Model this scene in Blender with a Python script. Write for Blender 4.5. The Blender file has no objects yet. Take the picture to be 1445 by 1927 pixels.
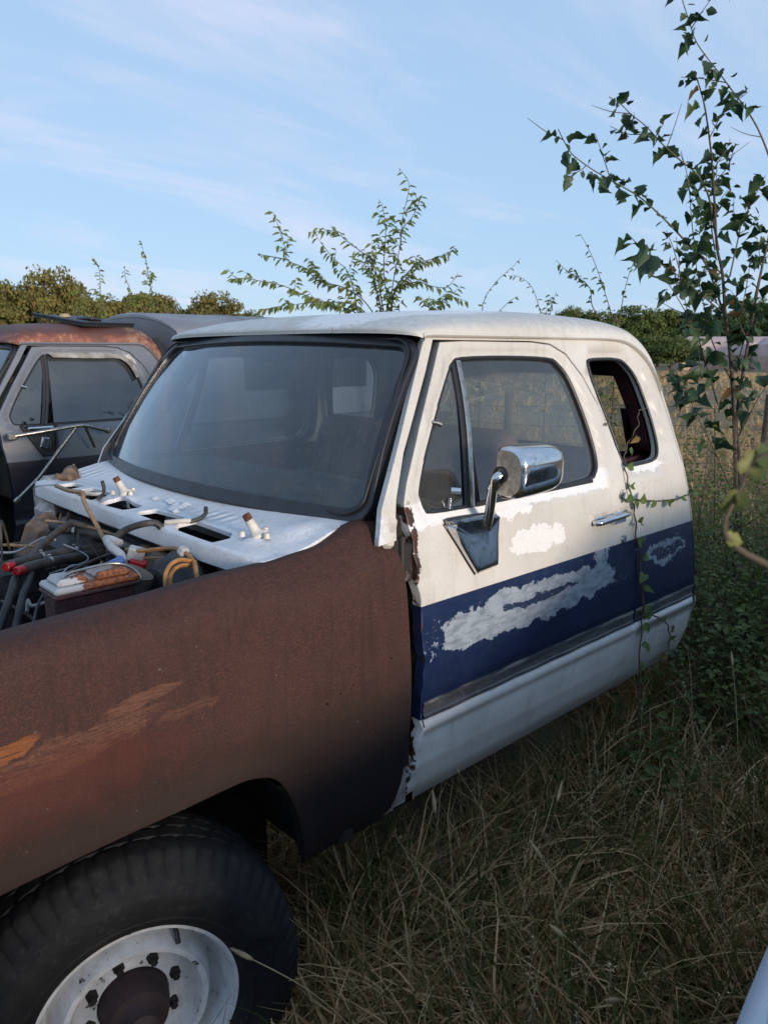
import bpy, math, random
import numpy as np
from mathutils import Vector, Matrix, Euler
from mathutils.geometry import delaunay_2d_cdt

scene = bpy.context.scene
R = math.radians

# ------------------------------------------------------------------ camera
cam_data = bpy.data.cameras.new("camera")
cam = bpy.data.objects.new("camera", cam_data)
scene.collection.objects.link(cam)
cam.location = (0.0, 0.0, 1.75)
cam.rotation_euler = (R(90 - 11.98), 0.0, R(47.18 - 90))
cam_data.sensor_fit = 'HORIZONTAL'
cam_data.sensor_width = 36.0
cam_data.lens = 35.63
cam_data.clip_start = 0.05
cam_data.clip_end = 2000.0
cam_data.dof.use_dof = True          # phone lens: 3 mm aperture
cam_data.dof.focus_distance = 2.3
cam_data.dof.aperture_fstop = 11.0
scene.camera = cam

# ------------------------------------------------------------------ light
SUN_AZ = R(-94)          # direction towards the sun, measured from +x to +y
SUN_EL = R(7.5)
sun_vec = Vector((math.cos(SUN_EL) * math.cos(SUN_AZ), math.cos(SUN_EL) * math.sin(SUN_AZ), math.sin(SUN_EL)))
sun_data = bpy.data.lights.new("sun", 'SUN')
sun_data.energy = 2.9
sun_data.angle = R(12)
sun_data.color = (1.0, 0.84, 0.69)
sun = bpy.data.objects.new("sun", sun_data)
sun.rotation_euler = sun_vec.to_track_quat('Z', 'Y').to_euler()
scene.collection.objects.link(sun)

world = bpy.data.worlds.new("World")
scene.world = world
world.use_nodes = True
wt = world.node_tree
wt.nodes.clear()
w_out = wt.nodes.new('ShaderNodeOutputWorld')
w_bg = wt.nodes.new('ShaderNodeBackground')
w_sky = wt.nodes.new('ShaderNodeTexSky')
w_sky.sky_type = 'NISHITA'
w_sky.sun_disc = False
w_sky.sun_elevation = R(14)
w_sky.sun_rotation = math.pi / 2 - SUN_AZ
w_sky.altitude = 100.0
w_sky.air_density = 1.0
w_sky.dust_density = 0.6
w_sky.ozone_density = 2.0
w_bg.inputs['Strength'].default_value = 0.135
# thin evening clouds: noise over the sky dome, stretched along the horizon
w_tc = wt.nodes.new('ShaderNodeTexCoord')
w_sep = wt.nodes.new('ShaderNodeSeparateXYZ')
wt.links.new(w_tc.outputs['Generated'], w_sep.inputs[0])
def wmath(op, a, b=None):
    n = wt.nodes.new('ShaderNodeMath'); n.operation = op
    for i, v in enumerate((a, b)):
        if v is None: continue
        if isinstance(v, (int, float)): n.inputs[i].default_value = v
        else: wt.links.new(v, n.inputs[i])
    return n.outputs[0]
w_h = wmath('ADD', wmath('MAXIMUM', w_sep.outputs[2], 0.0), 0.18)
w_com = wt.nodes.new('ShaderNodeCombineXYZ')
wt.links.new(wmath('DIVIDE', w_sep.outputs[0], w_h), w_com.inputs[0])
wt.links.new(wmath('DIVIDE', w_sep.outputs[1], w_h), w_com.inputs[1])
w_map = wt.nodes.new('ShaderNodeMapping')
w_map.inputs['Rotation'].default_value = (0, 0, R(35))
w_map.inputs['Scale'].default_value = (0.75, 1.9, 1.0)
w_map.inputs['Location'].default_value = (1.7, 2.3, 0.0)
wt.links.new(w_com.outputs[0], w_map.inputs[0])
w_no = wt.nodes.new('ShaderNodeTexNoise')
w_no.inputs['Scale'].default_value = 1.15
w_no.inputs['Detail'].default_value = 7.0
w_no.inputs['Roughness'].default_value = 0.58
w_no.inputs['Distortion'].default_value = 0.5
wt.links.new(w_map.outputs[0], w_no.inputs['Vector'])
w_mr = wt.nodes.new('ShaderNodeMapRange')
w_mr.interpolation_type = 'SMOOTHSTEP'
w_mr.inputs['From Min'].default_value = 0.45
w_mr.inputs['From Max'].default_value = 0.76
w_mr.inputs['To Max'].default_value = 0.55
wt.links.new(w_no.outputs[0], w_mr.inputs['Value'])
w_mix = wt.nodes.new('ShaderNodeMixRGB')
wt.links.new(w_mr.outputs[0], w_mix.inputs[0])
# a thin even veil of high haze over the whole dome
w_veil = wt.nodes.new('ShaderNodeMixRGB')
w_veil.inputs[0].default_value = 0.82
w_veil.inputs[2].default_value = (2.20, 3.20, 4.55, 1)
wt.links.new(w_sky.outputs[0], w_veil.inputs[1])
wt.links.new(w_veil.outputs[0], w_mix.inputs[1])
w_mix.inputs[2].default_value = (4.3, 4.2, 5.0, 1)
wt.links.new(w_mix.outputs[0], w_bg.inputs[0])
wt.links.new(w_bg.outputs[0], w_out.inputs[0])

scene.view_settings.view_transform = 'Standard'
scene.view_settings.look = 'None'
scene.view_settings.gamma = 1.0
scene.view_settings.exposure = 0.55
scene.view_settings.use_curve_mapping = False
scene.cycles.use_denoising = True
scene.cycles.max_bounces = 7
scene.cycles.diffuse_bounces = 3
scene.cycles.glossy_bounces = 4
scene.cycles.transmission_bounces = 5
scene.cycles.transparent_max_bounces = 14
scene.cycles.caustics_reflective = False
scene.cycles.caustics_refractive = False

# ------------------------------------------------------------------ object helpers
COL = scene.collection
BASE = {}        # world offset of roots

def tag(o, label=None, cat=None, group=None, kind=None):
    if label: o["label"] = label
    if cat: o["category"] = cat
    if group: o["group"] = group
    if kind: o["kind"] = kind
    return o

def empty(name, loc, label=None, cat=None, group=None, parent=None):
    o = bpy.data.objects.new(name, None)
    o.empty_display_size = 0.1
    COL.objects.link(o)
    o.location = loc
    BASE[o.name] = Vector(loc)
    if parent is not None: attach(o, parent)
    return tag(o, label, cat, group)

def attach(o, parent):
    o.parent = parent
    o.matrix_parent_inverse = Matrix.Translation(-BASE.get(parent.name, Vector((0, 0, 0))))

def obj(name, me, mat=None, parent=None):
    o = bpy.data.objects.new(name, me)
    COL.objects.link(o)
    if mat is not None and not me.materials: me.materials.append(mat)
    if parent is not None: attach(o, parent)
    return o

def mesh(name, V, F, smooth=True, sharp=None):
    me = bpy.data.meshes.new(name)
    V = np.asarray(V, dtype=np.float32)
    me.from_pydata(V.tolist(), [], [list(map(int, f)) for f in F])
    me.update()
    if smooth:
        me.polygons.foreach_set('use_smooth', [True] * len(me.polygons))
        if sharp: me.set_sharp_from_angle(angle=R(sharp))
    return me

def fast_mesh(name, V, F, smooth=False, col=None):
    """V (n,3); F (m,k) constant size faces, numpy"""
    me = bpy.data.meshes.new(name)
    V = np.ascontiguousarray(V, dtype=np.float32); F = np.ascontiguousarray(F, dtype=np.int32)
    m, k = F.shape
    me.vertices.add(len(V)); me.vertices.foreach_set('co', V.ravel())
    me.loops.add(m * k); me.loops.foreach_set('vertex_index', F.ravel())
    me.polygons.add(m); me.polygons.foreach_set('loop_start', np.arange(0, m * k, k, dtype=np.int32))
    if smooth: me.polygons.foreach_set('use_smooth', np.ones(m, dtype=bool))
    me.update(calc_edges=True)
    if col is not None:
        a = me.attributes.new('tint', 'FLOAT', 'POINT')
        a.data.foreach_set('value', np.ascontiguousarray(col, dtype=np.float32))
    return me

class MB:
    """collects shapes of one part"""
    def __init__(s): s.V = []; s.F = []
    def add(s, V, F):
        o = len(s.V); s.V.extend([tuple(map(float, v)) for v in V]); s.F.extend([tuple(i + o for i in f) for f in F]); return s
    def box(s, c, size, rot=None, bev=0.0):
        hx, hy, hz = [d / 2 for d in size]
        b = min(bev, hx * .9, hy * .9, hz * .9)
        V = []; idx = {}
        M = (Euler(rot).to_matrix() if rot is not None else Matrix.Identity(3))
        c = Vector(c)
        if b <= 0:
            for x in (-hx, hx):
                for y in (-hy, hy):
                    for z in (-hz, hz): V.append(c + M @ Vector((x, y, z)))
            F = [(0, 1, 3, 2), (4, 6, 7, 5), (0, 4, 5, 1), (2, 3, 7, 6), (0, 2, 6, 4), (1, 5, 7, 3)]
            return s.add(V, F)
        for sx in (-1, 1):
            for sy in (-1, 1):
                for sz in (-1, 1):
                    for a in range(3):
                        p = Vector((sx * (hx - b), sy * (hy - b), sz * (hz - b)))
                        p[a] += (sx, sy, sz)[a] * b
                        idx[(sx, sy, sz, a)] = len(V); V.append(c + M @ p)
        F = []
        for a in range(3):
            u, v = (a + 1) % 3, (a + 2) % 3
            for sg in (-1, 1):
                q = []
                for du, dv in ((-1, -1), (1, -1), (1, 1), (-1, 1)):
                    k = [0, 0, 0]; k[a] = sg; k[u] = du; k[v] = dv
                    q.append(idx[(k[0], k[1], k[2], a)])
                F.append(tuple(q) if sg > 0 else tuple(reversed(q)))
        for a in range(3):
            u, v = (a + 1) % 3, (a + 2) % 3
            for su in (-1, 1):
                for sv in (-1, 1):
                    k0 = [0, 0, 0]; k1 = [0, 0, 0]
                    k0[a], k1[a] = -1, 1; k0[u] = k1[u] = su; k0[v] = k1[v] = sv
                    q = (idx[(*k0, u)], idx[(*k1, u)], idx[(*k1, v)], idx[(*k0, v)])
                    F.append(q if su * sv > 0 else tuple(reversed(q)))
        for sx in (-1, 1):
            for sy in (-1, 1):
                for sz in (-1, 1):
                    q = (idx[(sx, sy, sz, 0)], idx[(sx, sy, sz, 1)], idx[(sx, sy, sz, 2)])
                    F.append(q if sx * sy * sz > 0 else tuple(reversed(q)))
        return s.add(V, F)
    def tube(s, path, r, seg=8, cap=True):
        V, F = tube_geo(path, r, seg, cap); return s.add(V, F)
    def lathe(s, prof, c, axis, seg=32, cap=False):
        """prof: (radius, along axis)"""
        ax = Vector(axis).normalized(); t = ax.orthogonal().normalized(); b = ax.cross(t); c = Vector(c)
        V = []; F = []
        for i in range(seg):
            a = 2 * math.pi * i / seg; d = t * math.cos(a) + b * math.sin(a)
            for r, h in prof: V.append(c + ax * h + d * r)
        n = len(prof)
        for i in range(seg):
            j = (i + 1) % seg
            for k in range(n - 1): F.append((i * n + k, j * n + k, j * n + k + 1, i * n + k + 1))
        if cap: F.append(tuple(i * n + n - 1 for i in range(seg)))
        return s.add(V, F)
    def build(s, name, mat, parent=None, smooth=True, sharp=40):
        return obj(name, mesh(name, s.V, s.F, smooth, sharp), mat, parent)

def spline(pts, n):
    """Catmull-Rom through pts, n samples per span"""
    P = np.asarray(pts, float)
    if len(P) < 3:
        return np.array([P[0] + (P[-1] - P[0]) * t for t in np.linspace(0, 1, n + 1)])
    Q = np.vstack([2 * P[0] - P[1], P, 2 * P[-1] - P[-2]]); out = []
    for i in range(1, len(Q) - 2):
        for t in np.linspace(0, 1, n, endpoint=False):
            p0, p1, p2, p3 = Q[i - 1:i + 3]
            out.append(.5 * (2 * p1 + (p2 - p0) * t + (2 * p0 - 5 * p1 + 4 * p2 - p3) * t * t + (3 * p1 - p0 - 3 * p2 + p3) * t ** 3))
    out.append(P[-1]); return np.array(out)

def tube_geo(path, r, seg=8, cap=True):
    P = np.asarray(path, float); n = len(P)
    rr = np.full(n, r) if np.isscalar(r) else np.interp(np.linspace(0, 1, n), np.linspace(0, 1, len(r)), r)
    T = np.gradient(P, axis=0); T /= np.linalg.norm(T, axis=1)[:, None] + 1e-12
    a = np.array([0, 0, 1.]) if abs(T[0][2]) < .9 else np.array([1., 0, 0])
    N = np.cross(T[0], a); N /= np.linalg.norm(N)
    V = []; F = []
    for i in range(n):
        N = N - T[i] * (N @ T[i]); N /= np.linalg.norm(N) + 1e-12
        B = np.cross(T[i], N)
        for k in range(seg):
            an = 2 * math.pi * k / seg
            V.append(P[i] + rr[i] * (N * math.cos(an) + B * math.sin(an)))
    for i in range(n - 1):
        for k in range(seg):
            k2 = (k + 1) % seg
            F.append((i * seg + k, i * seg + k2, (i + 1) * seg + k2, (i + 1) * seg + k))
    if cap:
        F.append(tuple(range(seg - 1, -1, -1))); F.append(tuple((n - 1) * seg + k for k in range(seg)))
    return V, F

def tube(name, path, r, mat, parent=None, seg=8, n=6):
    V, F = tube_geo(spline(path, n), r, seg)
    return obj(name, mesh(name, V, F, True, 50), mat, parent)

def grid(name, P, mat, parent=None, sharp=35, flip=False, closed=False, skip=None):
    P = np.asarray(P, float); a, b = P.shape[:2]; F = []
    for i in range(a - 1):
        for j in range(b - 1 if not closed else b):
            j2 = (j + 1) % b
            if skip is not None and skip((P[i, j] + P[i + 1, j2]) / 2): continue
            f = (i * b + j, i * b + j2, (i + 1) * b + j2, (i + 1) * b + j)
            F.append(f[::-1] if flip else f)
    return obj(name, mesh(name, P.reshape(-1, 3), F, True, sharp), mat, parent)

def inside(pts, poly):
    x, y = pts[:, 0], pts[:, 1]; P = np.asarray(poly); r = np.zeros(len(pts), bool)
    j = len(P) - 1
    for i in range(len(P)):
        xi, yi = P[i]; xj, yj = P[j]
        c = ((yi > y) != (yj > y)) & (x < (xj - xi) * (y - yi) / (yj - yi + 1e-15) + xi)
        r ^= c; j = i
    return r

def seg_dist(pts, poly, closed=True):
    P = np.asarray(poly, float); Q = np.roll(P, -1, 0) if closed else P[1:]
    if not closed: P = P[:-1]
    d = np.full(len(pts), 1e9)
    for a, b in zip(P, Q):
        ab = b - a; t = np.clip(((pts - a) @ ab) / (ab @ ab + 1e-12), 0, 1)
        d = np.minimum(d, np.linalg.norm(pts - (a + t[:, None] * ab), axis=1))
    return d

def resample(poly, step, jit=0, rng=None):
    out = []; n = len(poly)
    for i in range(n):
        a = np.array(poly[i], float); b = np.array(poly[(i + 1) % n], float)
        k = max(1, int(math.ceil(np.linalg.norm(b - a) / step)))
        for t in range(k): out.append(a + (b - a) * t / k)
    return np.array(out)

def smooth_loop(poly, n=4):
    P = [tuple(p) for p in poly]; m = len(P)
    Q = spline(P[-2:] + P + P[:2], n)
    return Q[2 * n:(2 + m) * n]

def panel(name, outer, holes, surf, mat, parent, step=.035, depth=.02, inward=(0, 1, 0), chamfer=.003, flip=False, jit=None):
    """sheet-metal panel: outline and holes in the (u,v) sheet, bent by surf(u,v) -> xyz, with rounded returned edges"""
    inward = np.array(inward, float)
    loops = [resample(outer, step)] + [resample(h, step * .7) for h in holes]
    if jit: loops[0] = jit(loops[0])
    pts = np.vstack(loops); edges = []; o = 0
    for L in loops:
        edges += [(o + i, o + (i + 1) % len(L)) for i in range(len(L))]; o += len(L)
    lo, hi = loops[0].min(0), loops[0].max(0)
    g = []; row = 0; v = lo[1] + step * .5
    while v < hi[1]:
        u = lo[0] + (step * .5 if row % 2 else 0)
        while u < hi[0]: g.append((u, v)); u += step
        v += step * .87; row += 1
    g = np.array(g) if g else np.zeros((0, 2))
    if len(g):
        k = inside(g, loops[0])
        for L in loops[1:]: k &= ~inside(g, L)
        for L in loops: k &= seg_dist(g, L) > step * .45
        g = g[k]
    allp = np.vstack([pts, g])
    r = delaunay_2d_cdt([Vector(p) for p in allp], edges, [], 0, 1e-7)
    UV = np.array([tuple(p) for p in r[0]]); T = np.array(r[2])
    c = UV[T].mean(1); k = inside(c, loops[0])
    for L in loops[1:]: k &= ~inside(c, L)
    T = T[k]
    a = UV[T]; area = (a[:, 1, 0] - a[:, 0, 0]) * (a[:, 2, 1] - a[:, 0, 1]) - (a[:, 2, 0] - a[:, 0, 0]) * (a[:, 1, 1] - a[:, 0, 1])
    T = T[np.abs(area) > 1e-10]; area = area[np.abs(area) > 1e-10]
    T[area < 0] = T[area < 0][:, ::-1]
    P = surf(UV); e = 1e-4
    Nn = np.cross(surf(UV + [e, 0]) - P, surf(UV + [0, e]) - P); Nn /= np.linalg.norm(Nn, axis=1)[:, None] + 1e-15
    sgn = -1.0 if (Nn @ inward).mean() > 0 else 1.0
    Nn = Nn * sgn
    # boundary
    cnt = {}
    for t in T:
        for i in range(3):
            ed = (t[i], t[(i + 1) % 3]); cnt[ed] = 1
    bnd = [ed for ed in cnt if (ed[1], ed[0]) not in cnt]
    out2 = {}
    for a_, b_ in bnd:
        d = UV[b_] - UV[a_]; n2 = np.array([d[1], -d[0]]); n2 /= np.linalg.norm(n2) + 1e-12
        for q in (a_, b_): out2[q] = out2.get(q, 0) + n2
    V = list(P); N = list(Nn); m1 = {}; m2 = {}
    for q, n2 in out2.items():
        n2 = n2 / (np.linalg.norm(n2) + 1e-12)
        Pd = surf((UV[q] + n2 * 1e-3)[None])[0] - P[q]; Pd /= np.linalg.norm(Pd) + 1e-12
        m1[q] = len(V); V.append(P[q] + Pd * chamfer + inward * chamfer); N.append(Pd)
        m2[q] = len(V); V.append(P[q] + Pd * chamfer + inward * depth); N.append(Pd)
    F = [tuple(t) for t in T]
    for a_, b_ in bnd:
        F.append((b_, a_, m1[a_], m1[b_])); F.append((m1[b_], m1[a_], m2[a_], m2[b_]))
    if sgn < 0: F = [f[::-1] for f in F]
    me = mesh(name, V, F, True)
    me.normals_split_custom_set_from_vertices([tuple(n) for n in N])
    return obj(name, me, mat, parent)

# ------------------------------------------------------------------ material helpers
class NT:
    def __init__(s, name):
        s.m = bpy.data.materials.new(name); s.m.use_nodes = True; s.t = s.m.node_tree; s.t.nodes.clear()
        s.out = s.t.nodes.new('ShaderNodeOutputMaterial'); s.tc = None
    def put(s, sock, v):
        if v is None: return
        if hasattr(v, 'is_linked') or isinstance(v, bpy.types.NodeSocket): s.t.links.new(v, sock)
        elif isinstance(v, (tuple, list)) and len(v) == 3 and sock.type == 'RGBA': sock.default_value = (*v, 1)
        else: sock.default_value = v
    def co(s, kind='Object'):
        if s.tc is None: s.tc = s.t.nodes.new('ShaderNodeTexCoord')
        return s.tc.outputs[kind]
    def xyz(s, v=None):
        n = s.t.nodes.new('ShaderNodeSeparateXYZ'); s.put(n.inputs[0], v or s.co()); return n.outputs
    def scaled(s, sc, v=None, rot=(0, 0, 0)):
        n = s.t.nodes.new('ShaderNodeMapping'); s.put(n.inputs[0], v or s.co()); n.inputs['Scale'].default_value = sc; n.inputs['Rotation'].default_value = rot; return n.outputs[0]
    def ma(s, op, a, b=None, c=None):
        n = s.t.nodes.new('ShaderNodeMath'); n.operation = op
        for i, v in enumerate((a, b, c)):
            if v is not None: s.put(n.inputs[i], v)
        return n.outputs[0]
    def noise(s, scale, detail=4, rough=.5, vec=None, dist=0):
        n = s.t.nodes.new('ShaderNodeTexNoise'); s.put(n.inputs['Vector'], vec or s.co())
        n.inputs['Scale'].default_value = scale; n.inputs['Detail'].default_value = detail; n.inputs['Roughness'].default_value = rough; n.inputs['Distortion'].default_value = dist
        return n.outputs[0]
    def voro(s, scale, vec=None):
        n = s.t.nodes.new('ShaderNodeTexVoronoi'); s.put(n.inputs['Vector'], vec or s.co()); n.inputs['Scale'].default_value = scale; return n.outputs['Distance']
    def ss(s, v, a, b, lo=0., hi=1.):
        n = s.t.nodes.new('ShaderNodeMapRange'); n.interpolation_type = 'SMOOTHSTEP'
        s.put(n.inputs['Value'], v)
        inv = a > b
        n.inputs['From Min'].default_value = min(a, b); n.inputs['From Max'].default_value = max(a, b)
        n.inputs['To Min'].default_value = hi if inv else lo; n.inputs['To Max'].default_value = lo if inv else hi
        return n.outputs[0]
    def mix(s, f, a, b, mode='MIX'):
        n = s.t.nodes.new('ShaderNodeMixRGB'); n.blend_type = mode
        s.put(n.inputs[0], f); s.put(n.inputs[1], a); s.put(n.inputs[2], b); return n.outputs[0]
    def bump(s, h, strength=.3, dist=.002, normal=None):
        n = s.t.nodes.new('ShaderNodeBump'); n.inputs['Strength'].default_value = strength; n.inputs['Distance'].default_value = dist
        s.put(n.inputs['Height'], h); s.put(n.inputs['Normal'], normal); return n.outputs[0]
    def ell(s, X, Z, x0, z0, rx, rz, nz=None, k=0., soft=.12):
        """1 inside an ellipse, edge roughened by noise"""
        a = s.ma('DIVIDE', s.ma('SUBTRACT', X, x0), rx); b = s.ma('DIVIDE', s.ma('SUBTRACT', Z, z0), rz)
        v = s.ma('SUBTRACT', 1.0, s.ma('ADD', s.ma('MULTIPLY', a, a), s.ma('MULTIPLY', b, b)))
        if nz is not None: v = s.ma('ADD', v, s.ma('MULTIPLY', s.ma('SUBTRACT', nz, .5), k))
        return s.ss(v, 0., soft)
    def mx(s, *a):
        r = a[0]
        for b in a[1:]: r = s.ma('MAXIMUM', r, b)
        return r
    def mul(s, a, b): return s.ma('MULTIPLY', a, b)
    def bsdf(s, color=(.5, .5, .5), rough=.5, metal=0., normal=None, spec=None, coat=None, **kw):
        n = s.t.nodes.new('ShaderNodeBsdfPrincipled')
        s.put(n.inputs['Base Color'], color); s.put(n.inputs['Roughness'], rough); s.put(n.inputs['Metallic'], metal); s.put(n.inputs['Normal'], normal)
        if spec is not None: s.put(n.inputs['Specular IOR Level'], spec)
        if coat is not None: n.inputs['Coat Weight'].default_value = coat; n.inputs['Coat Roughness'].default_value = .15
        for k, v in kw.items(): s.put(n.inputs[k], v)
        return n.outputs[0]
    def done(s, sh): s.t.links.new(sh, s.out.inputs[0]); return s.m

def simple(name, col, rough=.5, metal=0., var=.25, scale=30., bump=.0, col2=None, spec=None):
    t = NT(name); n = t.noise(scale, 5, .6)
    c2 = col2 or tuple(c * (1 - var) for c in col)
    c = t.mix(t.ss(n, .35, .65), col, c2)
    nb = t.bump(t.noise(scale * 4, 3), bump, .003) if bump else None
    return t.done(t.bsdf(c, t.ss(n, .2, .8, rough * .85, min(1, rough * 1.15)), metal, nb, spec))
# ------------------------------------------------------------------ materials
M = {}
def m_cab_paint():
    t = NT('cab_paint'); X, Y, Z = t.xyz()
    X0, Z0 = X, Z
    dn = t.noise(11, 6, .65); dn2 = t.noise(13, 6, .65, t.scaled((1, 1, 1.3), rot=(.7, .3, .2)))
    n1 = t.noise(5, 6, .6); n2 = t.noise(34, 9, .74); n3 = t.noise(120, 3, .6); n4 = t.noise(420, 2, .5)
    nbig = t.noise(1.7, 3, .5)
    cream = t.mix(t.ss(n1, .3, .7), (.59, .57, .53), (.53, .51, .465))
    cream = t.mix(t.ss(nbig, .4, .65, 0, .6), cream, (.47, .45, .405))
    streak = t.noise(9, 5, .6, t.scaled((3.0, 3.0, .35)))
    cream = t.mix(t.ss(streak, .52, .72, 0, .45), cream, (.40, .38, .33))
    # fine dirt pits
    pits = t.mul(t.ss(n3, .58, .68), t.ss(n1, .42, .62))
    cream = t.mix(t.mul(pits, .45), cream, (.25, .22, .17))
    # fresh white where the top coat has flaked
    X = t.ma('ADD', X0, t.mul(t.ma('SUBTRACT', dn, .5), .30)); Z = t.ma('ADD', Z0, t.mul(t.ma('SUBTRACT', dn2, .5), .075))
    k = 1.1
    white = t.mx(t.ell(X, Z, 1.985, 1.158, .15, .045, n2, 1.6, .06),
                 t.mul(t.ss(t.ma('ADD', Z0, t.mul(t.ma('SUBTRACT', n2, .5), .05)), 1.268, 1.272), t.mul(t.ss(Z0, 1.345, 1.335), t.mul(t.ss(X0, 1.40, 1.42), t.ss(X0, 2.44, 2.40)))),
                 t.ell(X, Z, 1.86, 1.262, .13, .02, n2, 2.6, .06),
                 t.mul(t.ell(X, Z, 2.70, 1.318, .14, .025, n2, 1.2, .1), 1.0))
    X, Z = X0, Z0
    # top-side flaking on the roof and cowl (faces up)
    roof_patch = t.mul(t.ss(Z, 1.80, 1.83), t.ell(X, Y, 1.95, 1.98, .42, .26, n2, 2.2, .05))
    white = t.mx(white, roof_patch)
    roof_grey = t.mul(t.ss(Z, 1.80, 1.83), t.ss(n2, .42, .55, .15, .9))
    col = t.mix(t.mul(roof_grey, .75), cream, (.40, .40, .385))
    col = t.mix(white, col, t.mix(t.ss(n3, .5, .7), (.71, .71, .71), (.62, .61, .59)))
    # cowl: cold clean white
    cowl = t.mul(t.ss(X, 1.36, 1.30), t.ss(Z, 1.33, 1.31))
    cw = t.mix(t.ss(n2, .58, .70), (.64, .66, .69), (.45, .44, .42))
    cw = t.mix(t.ss(dn, .56, .68, 0, .45), cw, (.38, .37, .355))
    col = t.mix(cowl, col, cw)
    # lower white panel, cooler
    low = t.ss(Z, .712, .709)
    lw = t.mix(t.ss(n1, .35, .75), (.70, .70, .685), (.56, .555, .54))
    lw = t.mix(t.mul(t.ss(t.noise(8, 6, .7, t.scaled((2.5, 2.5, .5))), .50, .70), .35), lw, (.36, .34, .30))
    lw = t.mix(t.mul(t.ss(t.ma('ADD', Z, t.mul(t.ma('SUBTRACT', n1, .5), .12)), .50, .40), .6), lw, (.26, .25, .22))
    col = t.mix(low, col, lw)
    # blue stripe with chalky flaked areas
    stripe = t.mul(t.ss(Z, 1.056, 1.054), t.ss(Z, .709, .712))
    blue = t.mix(t.ss(n1, .3, .7), (.0045, .0130, .046), (.0065, .017, .058))
    blue = t.mix(t.mul(t.ss(Z, .85, 1.05), .35), blue, (.014, .029, .078))
    X = t.ma('ADD', X0, t.mul(t.ma('SUBTRACT', dn, .5), .30)); Z = t.ma('ADD', Z0, t.mul(t.ma('SUBTRACT', dn2, .5), .095))
    A = t.ma('SUBTRACT', t.mx(t.ell(X, Z, 1.63, .935, .125, .06, n2, 1.3, .05),
             t.ell(X, Z, 2.00, .930, .48, .050, n2, 1.9, .05),
             t.ell(X, Z, 1.98, .985, .38, .030, n2, 2.6, .05),
             t.ell(X, Z, 2.31, .950, .17, .062, n2, 1.6, .05),
             t.ell(X, Z, 2.38, 1.025, .045, .05, n2, 2.0, .05),
             t.ell(X, Z, 1.80, 1.005, .10, .02, n2, 3.0, .05)),
             t.mul(t.ell(X, Z, 2.02, .962, .22, .016, n2, 1.4, .1), .95))
    q = t.ell(X, Z, 2.84, .965, .17, .048, n2, 1.2, .05)
    qi = t.mul(t.ell(X, Z, 2.865, .965, .125, .032, n2, 1.8, .1), t.ss(n3, .36, .44))
    A = t.mx(A, t.ma('SUBTRACT', q, qi))
    A = t.mx(A, t.mul(t.ss(n2, .56, .60), t.mul(t.ell(X, Z, 2.75, 1.03, .18, .028, n2, 1.0, .2), 1.0)))
    flecks = t.mul(t.ss(n3, .64, .66), t.mul(t.ell(X, Z, 2.05, .965, .62, .095), t.ss(n2, .45, .55)))
    A = t.mx(A, flecks)
    chalk = t.mix(t.ss(t.noise(18, 5, .7, t.scaled((1, 1, 2.5))), .40, .68), (.265, .315, .365), (.145, .172, .215))
    chalk = t.mix(t.ss(n4, .58, .66, 0, .5), chalk, (.08, .09, .13))
    st = t.mix(A, blue, chalk)
    col = t.mix(stripe, col, st)
    X, Z = X0, Z0
    # rust along torn front edge of the door and other specks
    edge = t.mul(t.ss(t.ma('ADD', X, t.mul(t.ma('SUBTRACT', dn, .5), .12)), 1.432, 1.427), t.mul(t.ss(Z, 1.36, 1.33), t.ss(X, 1.40, 1.405)))
    col = t.mix(t.mul(edge, t.ss(dn2, .44, .48)), col, t.mix(t.ss(n2, .4, .6), (.075, .028, .016), (.03, .02, .018)))
    rust = t.mul(t.ss(t.noise(75, 5, .6), .70, .72), t.ss(Z, 1.22, 1.30))
    col = t.mix(rust, col, (.12, .045, .02))
    rough = t.ma('ADD', t.ss(n2, .3, .7, .30, .48), t.mul(A, .15))
    nb = t.bump(t.ma('ADD', t.mul(n3, .35), t.ma('ADD', t.mul(A, -.5), t.mul(white, -.4))), .22, .0015)
    nb = t.bump(t.mul(t.ss(n2, .50, .54), cowl), .5, .002, nb)
    nb = t.bump(nbig, .25, .02, nb)
    return t.done(t.bsdf(col, rough, 0, nb))
M['cab'] = m_cab_paint()

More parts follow.
